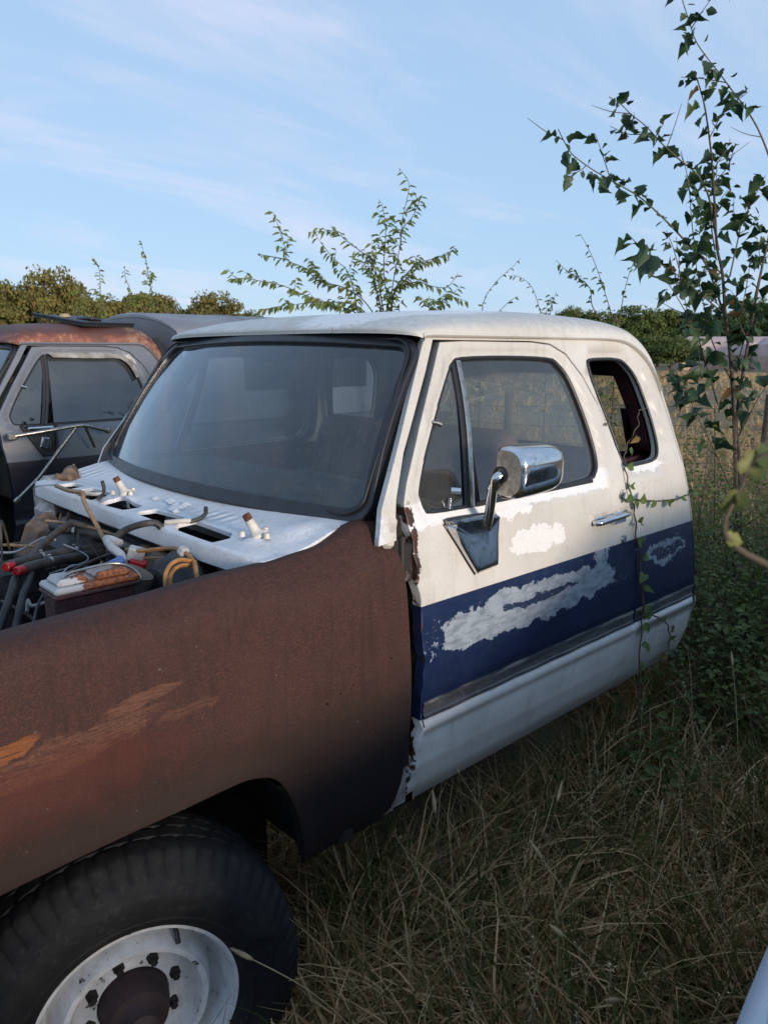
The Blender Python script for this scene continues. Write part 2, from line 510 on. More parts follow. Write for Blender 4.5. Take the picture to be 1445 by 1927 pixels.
def m_rust_fender():
    t = NT('rusted_primer'); X, Y, Z = t.xyz()
    n1 = t.noise(3, 5, .6); n2 = t.noise(18, 5, .6); n3 = t.noise(170, 4, .7); n4 = t.noise(600, 2, .6)
    c = t.mix(t.ss(n1, .3, .7), (.058, .0255, .0205), (.042, .019, .016))
    c = t.mix(t.ss(n3, .44, .60), c, (.078, .034, .026))
    c = t.mix(t.ss(n4, .50, .60, 0, .75), c, (.024, .0125, .0105))
    drip = t.noise(14, 5, .7, t.scaled((4.0, 4.0, .22)))
    c = t.mix(t.ss(drip, .48, .72, 0, .6), c, (.027, .013, .011))
    n5 = t.noise(9, 6, .7, t.scaled((1.2, 1, 6), rot=(0, .1, 0)))
    br_ = t.noise(30, 5, .7, t.scaled((.6, 1, 9), rot=(0, .1, 0)))
    dx_ = t.mul(t.ma('SUBTRACT', t.noise(6, 5, .65), .5), .10)
    Zs = t.ma('ADD', t.ma('SUBTRACT', Z, t.mul(t.ma('SUBTRACT', X, .6), .10)), dx_)
    band = t.mul(t.ell(X, Zs, .46, 1.005, .24, .038, n5, 1.3, .5), t.ss(n3, .3, .62, .35, 1))
    band2 = t.ell(X, Zs, .62, 1.045, .10, .018, n5, 1.2, .5)
    band3 = t.mul(t.ell(X, Zs, .72, .975, .085, .012, n5, 1.5, .5), .5)
    hot = t.ell(X, Zs, .335, 1.055, .085, .022, n5, .8, .3)
    c = t.mix(t.mul(t.mul(t.mx(band, band2, band3), .8), t.ss(br_, .36, .58)), c, (.150, .068, .042))
    c = t.mix(t.mul(t.mul(hot, .95), t.ss(br_, .34, .52)), c, (.19, .065, .022))
    red = t.mul(t.ell(X, Z, .42, .92, .34, .10, n2, 1.2, .8), .55)
    c = t.mix(red, c, (.075, .019, .013))
    # what is left of the dark blue paint low down behind the wheel
    lo = t.ma('ADD', Z, t.ma('ADD', t.mul(t.ma('SUBTRACT', n2, .5), .16), t.mul(t.ma('SUBTRACT', X, 1.2), -.28)))
    c = t.mix(t.ss(lo, .84, .60), c, (.005, .0085, .024))
    arch_shade = t.ss(t.ma('ADD', Z, t.mul(t.ma('SUBTRACT', n2, .5), .12)), .95, .78, 0, .8)  # shade on the lower fender round the wheel opening, painted into the colour
    c = t.mix(arch_shade, c, (.018, .0115, .0095))
    speck = t.ss(t.noise(95, 2, .5), .745, .755)
    c = t.mix(speck, c, (.10, .09, .08))
    nb = t.bump(t.ma('ADD', n3, t.mul(n4, .7)), .85, .0022)
    return t.done(t.bsdf(c, t.ss(n3, .3, .7, .58, .76), 0, nb, .24))
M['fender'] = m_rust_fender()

def m_chrome():
    t = NT('chrome'); n = t.noise(40, 6, .7); n2 = t.noise(220, 3, .7)
    c = t.mix(t.ss(n, .5, .75), (.66, .67, .68), (.40, .39, .37))
    sp = t.ss(n2, .66, .70)
    c = t.mix(t.mul(sp, .6), c, (.16, .13, .10))
    return t.done(t.bsdf(c, t.ma('ADD', t.ss(n, .3, .7, .07, .17), t.mul(sp, .3)), t.ma('SUBTRACT', 1., t.mul(sp, .5)), t.bump(t.noise(14, 2), .04, .004)))
M['chrome'] = m_chrome()
M['dull_chrome'] = simple('weathered_chrome', (.42, .40, .37), .30, 1., .35, 60)
M['rubber'] = simple('black_rubber', (.018, .019, .022), .42, 0, .35, 40, .15)
M['gasket'] = simple('windshield_rubber', (.020, .022, .027), .36, 0, .3, 25, .1)
M['black'] = simple('black_paint', (.010, .011, .014), .5, 0, .4, 30)
M['dark'] = simple('dark_grime', (.018, .016, .015), .85, 0, .4, 20, .3)
M['inner_grey'] = simple('dirty_pale_metal', (.36, .35, .33), .55, 0, .45, 14, .2, (.17, .155, .14))
M['firewall'] = simple('grimy_white_firewall', (.30, .30, .295), .6, 0, .5, 9, .25, (.10, .095, .085))
M['maroon'] = simple('maroon_trim', (.055, .012, .016), .55, 0, .4, 12, .2)
M['seat'] = simple('faded_red_brown_vinyl', (.24, .12, .105), .6, 0, .3, 10, .25, (.17, .085, .075))
M['seat_fabric'] = simple('grey_blue_cloth', (.15, .175, .185), .85, 0, .2, 90, .3)
M['dash'] = simple('sunbleached_dash', (.34, .32, .28), .6, 0, .25, 12, .2)
M['headliner'] = simple('dark_headliner', (.06, .058, .055), .9, 0, .3, 10)
M['rust'] = simple('bare_rust', (.14, .050, .022), .85, 0, .5, 60, .6, (.05, .022, .015))
M['cast'] = simple('rusty_cast_iron', (.034, .018, .018), .7, 0, .4, 50, .5, (.030, .016, .017))
M['mc_iron'] = simple('maroon_cast_iron', (.075, .024, .026), .65, 0, .4, 50, .5, (.040, .016, .018))
M['orange_wire'] = simple('orange_brown_wire', (.36, .17, .05), .5, 0, .3, 30)
M['tan_wire'] = simple('tan_wire', (.34, .20, .10), .55, 0, .4, 30)
M['yellow_wire'] = simple('yellow_wire', (.90, .62, .08), .5, 0, .3, 30)
M['hose'] = simple('dusty_black_hose', (.020, .020, .021), .6, 0, .5, 20, .3, (.055, .05, .045))
M['red_cap'] = simple('red_cap', (.38, .018, .025), .4, 0, .2, 20)
M['blue_plastic'] = simple('blue_connector', (.08, .16, .42), .4, 0, .2, 20)
M['grey_plastic'] = simple('grey_connector', (.36, .38, .40), .45, 0, .2, 30)
M['tan_lump'] = simple('tan_dirty_plastic', (.17, .115, .08), .7, 0, .5, 18, .3)
M['white_part'] = simple('aged_white_paint', (.60, .56, .50), .45, 0, .3, 25, .15)
M['trim'] = None

def m_trim():
    t = NT('side_trim_residue'); X, Y, Z = t.xyz(); n = t.noise(7, 5, .65, t.scaled((1, 1, 5))); n2 = t.noise(60, 4, .6)
    c = t.mix(t.ss(n, .40, .62), (.040, .045, .055), (.085, .090, .10))
    c = t.mix(t.mul(t.ss(Z, .748, .752), t.ss(n, .46, .60)), c, (.21, .19, .175))
    c = t.mix(t.mul(t.ss(n2, .60, .66), .6), c, (.20, .16, .13))
    return t.done(t.bsdf(c, .45, 0, t.bump(n2, .3, .002)))
M['trim'] = m_trim()

def m_glass(name, tint, dust, dustcol=(.32, .36, .38), rough=.0, streaks=True, ior=1.5):
    t = NT(name)
    tr = t.t.nodes.new('ShaderNodeBsdfTransparent'); tr.inputs[0].default_value = (*tint, 1)
    gl = t.t.nodes.new('ShaderNodeBsdfGlossy'); gl.inputs['Color'].default_value = (.95, .97, 1, 1); gl.inputs['Roughness'].default_value = rough
    nb = t.bump(t.noise(2.2, 2, .5), .06, .02); t.put(gl.inputs['Normal'], nb)
    fr = t.t.nodes.new('ShaderNodeFresnel'); fr.inputs[0].default_value = ior
    s1 = t.t.nodes.new('ShaderNodeMixShader'); t.put(s1.inputs[0], t.ma('MINIMUM', t.mul(fr.outputs[0], 1.7), 1.0)); t.put(s1.inputs[1], tr.outputs[0]); t.put(s1.inputs[2], gl.outputs[0])
    df = t.t.nodes.new('ShaderNodeBsdfDiffuse'); df.inputs[0].default_value = (*dustcol, 1)
    n1 = t.noise(3.0, 4, .6); st = t.noise(60, 6, .75, t.scaled((1.0, 4.5, .6), rot=(.5, .5, .4))); sp = t.noise(230, 2, .5)
    d = t.ma('ADD', t.ss(n1, .3, .75, dust * .5, dust * 1.3), t.ss(st, .54, .66, 0, dust * 2.6 if streaks else 0.))
    d = t.ma('ADD', d, t.ss(sp, .70, .74, 0, dust * 2.2))
    s2 = t.t.nodes.new('ShaderNodeMixShader'); t.put(s2.inputs[0], d); t.put(s2.inputs[1], s1.outputs[0]); t.put(s2.inputs[2], df.outputs[0])
    return t.done(s2.outputs[0])
M['ws_glass'] = m_glass('dusty_windshield', (.27, .34, .37), .060, (.34, .38, .385))
M['door_glass'] = m_glass('dusty_door_glass', (.66, .74, .71), .075, (.36, .38, .36), streaks=False)
M['far_glass'] = m_glass('hazy_far_glass', (.78, .84, .80), .05, streaks=False)
M['smoke_glass'] = m_glass('smoked_glass', (.16, .19, .20), .22, (.26, .30, .32), streaks=False, ior=1.65)

def m_primer():
    t = NT('grey_primer'); X, Y, Z = t.xyz(); n1 = t.noise(2.5, 5, .6); n2 = t.noise(30, 5, .65)
    c = t.mix(t.ss(n1, .3, .7), (.150, .165, .195), (.110, .122, .148))
    c = t.mix(t.mul(t.ss(n2, .58, .70), .6), c, (.24, .24, .25))
    pale = t.mul(t.ell(X, Z, 1.50, 1.17, .14, .05, n1, .8, .8), .35)
    c = t.mix(pale, c, (.30, .28, .26))
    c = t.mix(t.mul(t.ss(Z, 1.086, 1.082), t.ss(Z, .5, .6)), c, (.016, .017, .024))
    shiny = t.ss(n1, .3, .7, .30, .46)
    return t.done(t.bsdf(c, shiny, 0, t.bump(n2, .12, .002)))
M['primer'] = m_primer()
def m_rust_roof():
    t = NT('rusted_roof'); X, Y, Z = t.xyz(); n1 = t.noise(3, 6, .65); n2 = t.noise(14, 6, .7); n3 = t.noise(90, 4, .6)
    c = t.mix(t.ss(n1, .35, .65), (.105, .040, .030), (.075, .030, .024))
    side = t.mul(t.ss(Z, 1.875, 1.835), t.ss(n2, .36, .60))
    c = t.mix(side, c, (.22, .075, .045))
    c = t.mix(t.mul(side, t.ss(n2, .56, .66)), c, (.34, .19, .14))
    c = t.mix(t.mul(t.ss(X, 2.25, 2.45), t.ss(n2, .42, .6)), c, (.24, .135, .085))
    c = t.mix(t.mul(t.ss(n3, .60, .68), .5), c, (.045, .025, .022))
    c = t.mix(t.ss(Z, 1.70, 1.66), c, (.16, .155, .16))
    return t.done(t.bsdf(c, .6, 0, t.bump(n3, .35, .002)))
M['rust_roof'] = m_rust_roof()
M['grey_shell'] = simple('faded_grey_gelcoat', (.22, .23, .26), .55, 0, .2, 3, .1)
def m_rim():
    t = NT('chipped_white_wheel'); n2 = t.noise(22, 6, .7); n3 = t.noise(90, 4, .6)
    c = t.mix(t.ss(n2, .35, .7), (.64, .655, .67), (.47, .48, .49))
    chip = t.ss(n2, .635, .645); c = t.mix(chip, c, (.055, .045, .04))
    c = t.mix(t.mul(t.ss(n3, .62, .7), .4), c, (.16, .14, .12))
    return t.done(t.bsdf(c, .42, 0, t.bump(t.ma('ADD', t.mul(chip, -.6), t.mul(n3, .2)), .3, .002)))
M['rim'] = m_rim()
def m_tyre():
    t = NT('dusty_tyre'); n1 = t.noise(9, 5, .65); n2 = t.noise(60, 4, .6)
    c = t.mix(t.ss(n1, .35, .7), (.013, .0135, .015), (.024, .0235, .023))
    c = t.mix(t.mul(t.ss(n2, .55, .7), .5), c, (.038, .036, .033))
    return t.done(t.bsdf(c, .72, 0, t.bump(n2, .3, .002), .12))
M['tyre'] = m_tyre()
M['car'] = simple('pale_car_paint', (.46, .53, .62), .28, 0, .06, 3)
M['car_glass'] = simple('car_window', (.012, .015, .018), .05, 0, .2, 3)

def m_leaf(name, a, b, trans=.35, brown=None, rough=.5):
    t = NT(name)
    at = t.t.nodes.new('ShaderNodeAttribute'); at.attribute_name = 'tint'
    oi = t.t.nodes.new('ShaderNodeObjectInfo')
    f = t.ma('FRACT', t.ma('ADD', at.outputs['Fac'], oi.outputs['Random']))
    c = t.mix(f, a, b)
    if brown: c = t.mix(t.ss(f, .965, .975), c, brown)
    c = t.mix(t.ss(t.noise(35, 4, .6), .45, .7, 0, .35), c, tuple(x * .6 for x in a))
    p = t.bsdf(c, rough, 0, None, .35)
    tl = t.t.nodes.new('ShaderNodeBsdfTranslucent'); t.put(tl.inputs[0], t.mix(.5, c, (a[0] * 1.6, a[1] * 1.7, a[2] * .8)))
    s = t.t.nodes.new('ShaderNodeMixShader'); s.inputs[0].default_value = trans; t.put(s.inputs[1], p); t.put(s.inputs[2], tl.outputs[0])
    return t.done(s.outputs[0])
M['leaf_dark'] = m_leaf('broad_leaf', (.022, .055, .030), (.055, .095, .035), .25, (.14, .07, .03))
M['leaf_light'] = m_leaf('light_leaf', (.17, .22, .06), (.26, .29, .085), .4, (.20, .13, .04))
M['leaf_mid'] = m_leaf('mid_leaf', (.075, .13, .035), (.13, .18, .05), .35, (.18, .11, .03))
M['leaf_yellow'] = m_leaf('yellowing_leaf', (.055, .085, .032), (.20, .20, .045), .25)
M['tree_olive'] = m_leaf('olive_foliage', (.10, .105, .032), (.20, .175, .05), .2, (.15, .085, .03), .8)
M['tree_green'] = m_leaf('green_foliage', (.062, .10, .030), (.125, .155, .042), .2, None, .8)
M['ground_leaf'] = m_leaf('weed_leaf', (.075, .115, .034), (.17, .20, .060), .35, (.16, .12, .04))
def m_grass():
    t = NT('grass'); at = t.t.nodes.new('ShaderNodeAttribute'); at.attribute_name = 'tint'; f = at.outputs['Fac']
    c = t.mix(t.ss(f, .0, .45), (.065, .082, .026), (.135, .14, .045))
    c = t.mix(t.ss(f, .40, .60), c, (.42, .28, .14))
    c = t.mix(t.ss(f, .60, .95), c, (.80, .57, .31))
    c = t.mix(t.ss(f, .955, .96), c, (.30, .15, .07))
    p = t.bsdf(c, .6, 0, None, .3)
    tl = t.t.nodes.new('ShaderNodeBsdfTranslucent'); t.put(tl.inputs[0], c)
    s = t.t.nodes.new('ShaderNodeMixShader'); s.inputs[0].default_value = .38; t.put(s.inputs[1], p); t.put(s.inputs[2], tl.outputs[0])
    return t.done(s.outputs[0])
M['grass'] = m_grass()
M['bark'] = simple('brown_bark', (.085, .062, .045), .85, 0, .5, 40, .6)
M['stem'] = simple('green_brown_stem', (.11, .085, .05), .7, 0, .4, 40, .3)
M['barn'] = simple('pale_pink_siding', (.50, .36, .30), .6, 0, .2, 1.2)
M['barn_roof'] = simple('pale_metal_roof', (.50, .38, .36), .5, 0, .2, .8)
M['barn_end'] = simple('cream_siding', (.55, .46, .36), .6, 0, .15, 1.2)
M['hay'] = simple('hay', (.50, .38, .23), .9, 0, .4, 8, .5)
M['wire'] = simple('fence_wire', (.10, .085, .075), .7, .3, .3, 10)
M['post'] = simple('fence_post', (.11, .085, .065), .9, 0, .4, 10, .4)
def m_ground():
    t = NT('ground'); n1 = t.noise(.12, 5, .6); n2 = t.noise(1.6, 6, .65); n3 = t.noise(18, 5, .7)
    geo = t.xyz()
    c = t.mix(t.ss(n2, .35, .65), (.26, .20, .125), (.17, .135, .082))
    c = t.mix(t.ss(n1, .48, .62, 0, .8), c, (.33, .255, .165))
    c = t.mix(t.ss(n3, .45, .7, 0, .5), c, (.13, .10, .062))
    return t.done(t.bsdf(c, .95, 0, t.bump(n3, .6, .03), .1))
M['ground'] = m_ground()
# ------------------------------------------------------------------ pickup cab (shared by both trucks)
GZ = -0.10                      # ground level
Y0, BW = 1.40, 1.86             # near side plane and body width of the first truck
PROF = [(.36, .12), (.40, .085), (.46, .052), (.55, .022), (.62, .009), (.655, .005), (.668, .004), (.677, -.009), (.701, -.010), (.7075, .006), (.763, .006), (.772, .0), (.90, -.003),
        (1.05, .0), (1.20, .012), (1.30, .029), (1.34, .041), (1.50, .091), (1.65, .143), (1.785, .190), (1.90, .230)]
_pz = np.linspace(.36, 1.9, 700)
_po = np.interp(_pz, [a for a, b in PROF], [b for a, b in PROF])
_ker = np.hanning(9); _ker /= _ker.sum()
_po = np.convolve(np.pad(_po, 4, mode='edge'), _ker, mode='valid')
def off(z): return np.interp(z, _pz, _po)

WIN = smooth_loop([(1.487, 1.340), (1.490, 1.372), (1.546, 1.466), (1.624, 1.572), (1.706, 1.676), (1.744, 1.714), (1.79, 1.728), (2.009, 1.731), (2.235, 1.724), (2.293, 1.703), (2.338, 1.650),
                   (2.373, 1.539), (2.395, 1.416), (2.392, 1.350), (2.368, 1.319), (2.325, 1.305), (2.088, 1.299), (1.746, 1.296), (1.525, 1.301), (1.495, 1.314)], 3)
QWIN = smooth_loop([(2.500, 1.716), (2.60, 1.720), (2.675, 1.718), (2.738, 1.704), (2.800, 1.645), (2.828, 1.551), (2.846, 1.447), (2.842, 1.371), (2.806, 1.333), (2.70, 1.326), (2.60, 1.328), (2.566, 1.346), (2.547, 1.427), (2.518, 1.532), (2.492, 1.636), (2.486, 1.693)], 3)
DOOR = [(1.699, 1.773), (1.647, 1.697), (1.532, 1.535), (1.439, 1.393), (1.414, 1.344), (1.416, 1.291), (1.421, 1.182), (1.431, 1.121), (1.442, 1.027), (1.450, .881), (1.448, .754), (1.440, .639), (1.432, .552), (1.436, .46), (1.450, .405),
        (2.615, .405), (2.624, .70), (2.600, 1.0), (2.577, 1.2), (2.530, 1.36), (2.460, 1.55), (2.400, 1.66), (2.330, 1.735), (2.25, 1.768), (2.15, 1.776), (1.80, 1.777)]
EDGE = [(1.620, 1.786), (1.628, 1.797), (1.68, 1.800), (1.80, 1.800), (2.1, 1.800), (2.4, 1.800), (2.68, 1.797), (2.80, 1.770), (2.885, 1.705), (2.93, 1.600), (2.985, 1.32), (3.05, 1.07), (3.13, .75), (3.125, .44)]
CREST = [(1.560, 1.806), (1.568, 1.828), (1.66, 1.857), (1.80, 1.880), (2.15, 1.900), (2.5, 1.902), (2.78, 1.885), (2.92, 1.84), (3.00, 1.75), (3.035, 1.62), (3.06, 1.32), (3.12, 1.07), (3.20, .75), (3.19, .42)]

def window_dip(pts, poly, reach=.035, deep=.013):
    if poly is QWIN: reach, deep = .042, .024
    d = seg_dist(pts, poly[::2]); t = np.clip((d - .006) / reach, 0, 1)
    return deep * (1 - t * t * (3 - 2 * t))

class Cab:
    def __init__(s, root, dy=0., club=True, mats=None):
        s.root, s.dy, s.club = root, dy, club
        s.m = dict(body=M['cab'], roof=M['cab'], glass=M['door_glass'], ws=M['ws_glass'], far=M['far_glass'])
        if mats: s.m.update(mats)
        s.cut = 0 if club else -.37
        s.yc = Y0 + dy + BW / 2
    def shift(s, x):      # shorter cab: everything behind the door moves forward
        return x if s.club else x + s.cut * np.clip((x - 2.25) / .6, 0, 1)
    def side(s, far=False, extra=0., dips=()):
        def f(uv):
            x, z = uv[:, 0], uv[:, 1]; o = off(z) + extra
            for poly in dips: o = o + window_dip(uv, poly)
            y = (Y0 + s.dy + BW - o) if far else (Y0 + s.dy + o)
            return np.stack([x, y, z], 1)
        return f
    def curve3(s, poly, far=False, extra=0.):
        P = s.side(far, extra)(np.asarray(poly, float)); return P

    def shell(s, crown=0.):
        E = [(float(s.shift(x)), z) for x, z in EDGE]; s.E = E
        inner = [(1.300, 1.25), (1.362, 1.255), (1.372, 1.32), (1.385, 1.359), (1.449, 1.479), (1.605, 1.690), (1.670, 1.785)]
        d = [(x + .009, z + .006) for x, z in DOOR if x > 2.1 and z > .42][::-1]
        door_rear = [(2.15, 1.785), (2.256, 1.777), (2.338, 1.743), (2.408, 1.667), (2.468, 1.556), (2.539, 1.362), (2.586, 1.2), (2.609, 1.0), (2.633, .70), (2.625, .405)]
        if not s.club:
            door_rear = [(min(x, 2.60), z) for x, z in door_rear]
        Es = list(spline(E[6:], 4)) ; Es = [tuple(p) for p in Es][::-1]
        outer = inner + door_rear + [(E[-1][0] - .03, .41)] + Es + [(1.66, 1.797), (1.632, 1.780), (1.33, 1.339)]
        for far in (False, True):
            holes = [QWIN] if s.club else []
            dips = [QWIN] if s.club else []
            panel('cab_side', outer, holes, s.side(far, 0, dips), s.m['body'], s.root, .04, .018 if s.club else .045, (0, -1 if far else 1, 0))
        # roof and back: one crowned shell from the header to the sill
        Ex = spline(E, 5); Cr = spline([(float(s.shift(x)), z + crown * (z > 1.7) * (x > 1.6)) for x, z in CREST], 5)
        us = np.concatenate([[0, .004, .012, .025, .045, .075, .12, .18, .26, .36, .5, .66, .83], [1.0]])
        us = np.concatenate([us, 2 - us[-2::-1]])
        P = []
        for (ex, ez), (c0, cz) in zip(Ex, Cr):
            hw = BW / 2 - float(off(ez)) + (.010 if ez > 1.74 else .0015 + .0085 * max(0, (ez - 1.55) / .19)); ex -= .0 if ez > 1.7 else .006
            row = []
            for u in us:
                dd = min(u, 2 - u); w = (1 - (1 - dd) ** 3.6) ** (1 / 2.6) if dd > 0 else 0.
                row.append((ex + (c0 - ex) * w, s.yc + (u - 1) * hw, ez + (cz - ez) * w))
            P.append(row)
        P = np.array(P)
        k = 5 * 8 + 2
        grid('roof', P[:k + 1], s.m['roof'], s.root, 60, flip=True)
        xb = 2.6 + s.cut
        win = lambda c: (1.29 < c[2] < 1.665 and abs(c[1] - s.yc) < .66 and c[0] > xb)
        bk = grid('cab_back', P[k:], s.m['body'], s.root, 60, flip=True, skip=win)
        # dark inner trim behind the painted sheet metal
        s.trim_mat = M['maroon'] if s.club else M['black']
        Pi = P[k:].copy(); Pi[:, :, 0] -= .028; Pi[:, :, 1] = s.yc + (Pi[:, :, 1] - s.yc) * .955
        grid('back_trim', Pi, s.trim_mat, s.root, 60, flip=True, skip=lambda c: (1.30 < c[2] < 1.655 and abs(c[1] - s.yc) < .63 and c[0] > xb))
        qo = [(2.44, 1.735), (2.72, 1.745), (2.80, 1.705), (2.88, 1.60), (2.94, 1.33), (2.98, 1.10), (2.66, 1.10), (2.57, 1.33), (2.50, 1.53)]
        qc = np.array(QWIN).mean(0); qh = qc + (np.array(QWIN) - qc) * 1.02
        for far in (False, True):
            if s.club: panel('quarter_inner_trim', qo, [qh], s.side(far, .036), s.trim_mat, s.root, .05, .012, (0, -1 if far else 1, 0))
            wc = np.array(WIN).mean(0); wh = wc + (np.array(WIN) - wc) * 1.012; wo = wc + (np.array(WIN) - wc) * [1.085, 1.10]
            panel('door_inner_frame', wo, [wh], s.side(far, .046), s.trim_mat, s.root, .05, .012, (0, -1 if far else 1, 0))
        # back glass in its rubber
        def bs(uv):
            z = uv[:, 1]; x = np.interp(z, [1.2, 1.32, 1.62, 1.70], [float(s.shift(3.08)), float(s.shift(3.06)), float(s.shift(3.035)), float(s.shift(3.01))]) - .012 - .02 * (uv[:, 0] / .62) ** 2
            return np.stack([x, s.yc + uv[:, 0], z], 1)
        rr = smooth_loop([(-.66, 1.33), (-.63, 1.295), (0, 1.29), (.63, 1.295), (.66, 1.33), (.65, 1.62), (.62, 1.66), (0, 1.668), (-.62, 1.66), (-.65, 1.62)], 3)
        ro = np.array([0, 1.48]) + (rr - [0, 1.48]) * [1.035, 1.12]; ri = np.array([0, 1.48]) + (rr - [0, 1.48]) * [.975, .92]
        panel('back_window_rubber', ro, [ri], bs, M['rubber'], s.root, .05, .03, (-1, 0, 0))
        panel('back_window', ri, [], bs, s.m['far'], s.root, .12, .004, (-1, 0, 0), .001)
        # drip rails
        for far in (False, True):
            pts = [(x, z) for x, z in spline(E[0:10], 4)]
            Pn = s.curve3(pts, far, -.014)
            tube_o = MB(); prof = []
            sg = -1 if far else 1
            ring = []
            for q in Pn:
                x, y, z = q
                ring.append([(x, y + sg * .016, z + .006), (x, y, z + .004), (x, y - sg * .004, z - .003), (x, y + sg * .002, z - .010), (x, y + sg * .014, z - .010)])
            grid('drip_rail', ring, s.m['body'], s.root, 50, flip=far)
        # inside: door pillars, floor, headliner
        for far in (False, True):
            jb = [(1.33, 1.27), (1.42, 1.33), (1.57, 1.545), (1.70, 1.735), (1.78, 1.76), (1.72, 1.70), (1.60, 1.53), (1.46, 1.32), (1.40, 1.25)]
            panel('pillar_inner', jb, [], s.side(far, .035), M['black'], s.root, .06, .05, (0, -1 if far else 1, 0))
        hw = BW / 2 - .22
        xr = 2.92 + s.cut
        H = [[(x, s.yc + u * hw, 1.842 - .05 * abs(u) ** 3 - (.03 if x < 1.75 or x > xr - .1 else 0)) for u in np.linspace(-1, 1, 9)] for x in np.linspace(1.66, xr, 8)]
        grid('headliner', H, M['headliner'], s.root)
        MB().box((2.22 + s.cut / 2, s.yc, .47), (1.66 + s.cut, 1.66, .03)).build('cab_floor', M['dark'], s.root)
        for far in (False, True):
            sg = -1 if far else 1; yy = Y0 + s.dy + (BW if far else 0) + sg * .19
            MB().box((2.26 + s.cut / 2, yy, .45), (1.70 + s.cut, .12, .10), bev=.02).build('rocker_sill', M['dark'], s.root)

    def windshield(s):
        hwB, hwT = .840, .742
        def ws(uv):
            u = uv[:, 0] / .79; v = uv[:, 1] / .60
            bx = 1.205 + .125 * u ** 2; bz = 1.288 - .004 * u ** 2
            tx = 1.578 + .052 * u ** 2; tz = 1.803 - .024 * u ** 2
            x = bx + (tx - bx) * v - .028 * np.sin(np.pi * np.clip(v, 0, 1)); z = bz + (tz - bz) * v
            return np.stack([x, s.yc + u * (hwB + (hwT - hwB) * v), z], 1)
        def rrect(a, b, c, d, r):
            out = []
            for cx_, cz_, a0 in ((c - r, d - r, 0), (a + r, d - r, 90), (a + r, b + r, 180), (c - r, b + r, 270)):
                for k in range(7):
                    an = R(a0 + 15 * k); out.append((cx_ + r * math.cos(an), cz_ + r * math.sin(an)))
            return out
        o = rrect(-.79, 0, .79, .60, .075); i = rrect(-.766, .036, .766, .572, .06)
        mid = rrect(-.777, .019, .777, .586, .068)
        inw = (.8, 0, -.6)
        panel('windshield_gasket', o, [i], lambda q: ws(q) - np.array([.012, 0, -.008]), M['gasket'], s.root, .04, .03, inw, .006)
        g = panel('windshield', i, [], ws, s.m['ws'], s.root, .07, .005, inw, .001)
        Pm = ws(np.array(mid)) - np.array([.018, 0, -.0125])
        V, F = tube_geo(np.vstack([Pm, Pm[:1]]), .005, 6, False)
        obj('gasket_bead', mesh('gasket_bead', V, F, True), M['black'], s.root.children[-2] if False else g)
        s.ws = ws

    def door(s, far=False, torn=False, glass=True):
        rng = np.random.default_rng(5)
        name = 'door'
        poly = DOOR if s.club else [(min(x, 2.592), z) for x, z in DOOR]
        def jit(L):
            L = L.copy()
            k = (L[:, 0] < 1.47) & (L[:, 1] < 1.36) & (L[:, 1] > .43)
            L[k, 0] += rng.normal(0, .0016, k.sum()) + .003 * np.sin(L[k, 1] * 37) - .002 * np.sin(L[k, 1] * 90)
            return L
        sg = -1 if far else 1
        sf = s.side(far, 0, [WIN])
        if torn:
            def sf2(uv):
                P = sf(uv); k = np.clip((1.475 - uv[:, 0]) / .05, 0, 1) * ((uv[:, 1] < 1.36) & (uv[:, 1] > .42))
                P[:, 1] -= .005 * k * (1 + .7 * np.sin(uv[:, 1] * 23) + .5 * np.sin(uv[:, 1] * 71)); return P
        d = panel(name, poly, [WIN], sf2 if torn else sf, s.m['body'], s.root, .024 if not far else .05, .035, (0, sg, 0), .0035, jit=jit if torn else None)
        BASE[d.name] = Vector((0, 0, 0))
        # window rubber round the opening
        c = s.curve3(WIN, far, .022); V, F = tube_geo(np.vstack([c, c[:1]]), .0105, 6, False)
        obj('window_seal', mesh('window_seal', V, F, True), M['rubber'], d)
        bar = [(1.772, 1.722), (1.764, 1.616), (1.740, 1.488), (1.694, 1.300)]
        bs = spline(bar, 5)
        Pb = s.curve3(bs, far, .010)
        rings = [[p + np.array([-.011, sg * .016, 0]), p + np.array([-.011, 0, 0]), p + np.array([0, -sg * .004, 0]), p + np.array([.009, 0, 0]), p + np.array([.009, sg * .016, 0])] for p in Pb]
        grid('division_bar', rings, M['dull_chrome'] if s.club else M['rubber'], d, 50, flip=far)
        rings = [[p + np.array([-.030, sg * .017, 0]), p + np.array([-.030, .006 * sg, 0]), p + np.array([-.0115, .006 * sg, 0])] for p in Pb]
        grid('vent_frame', rings, M['rubber'], d, 40, flip=far)
        wl = [tuple(p) for p in WIN]
        barx = lambda z: np.interp(z, [b[1] for b in bar[::-1]], [b[0] for b in bar[::-1]])
        vent = [p for p in wl if p[0] < barx(p[1]) - .004]; main = [p for p in wl if p[0] > barx(p[1]) + .004]
        # keep each loop contiguous
        def order(L, key):
            idx = [wl.index(p) for p in L]
            brk = [i for i in range(len(idx)) if (idx[(i + 1) % len(idx)] - idx[i]) % len(wl) != 1]
            k = brk[0] + 1 if brk else 0
            return L[k:] + L[:k]
        vent = order(vent, 0); main = order(main, 0)
        glm = s.m['far'] if far else s.m['glass']
        panel('vent_glass', vent, [], s.side(far, .020), glm, d, .06, .004, (0, sg, 0), .001)
        panel('window_glass', main, [], s.side(far, .026), glm, d, .06, .004, (0, sg, 0), .001)
        # belt wiper strip
        Pw = s.curve3([(x, 1.301) for x in np.linspace(1.71, 2.34, 14)], far, .012)
        rings = [[p + np.array([0, sg * .012, .006]), p + np.array([0, -sg * .001, .005]), p + np.array([0, -sg * .003, -.006])] for p in Pw]
        grid('belt_strip', rings, M['rubber'], d, 40, flip=not far)
        return d

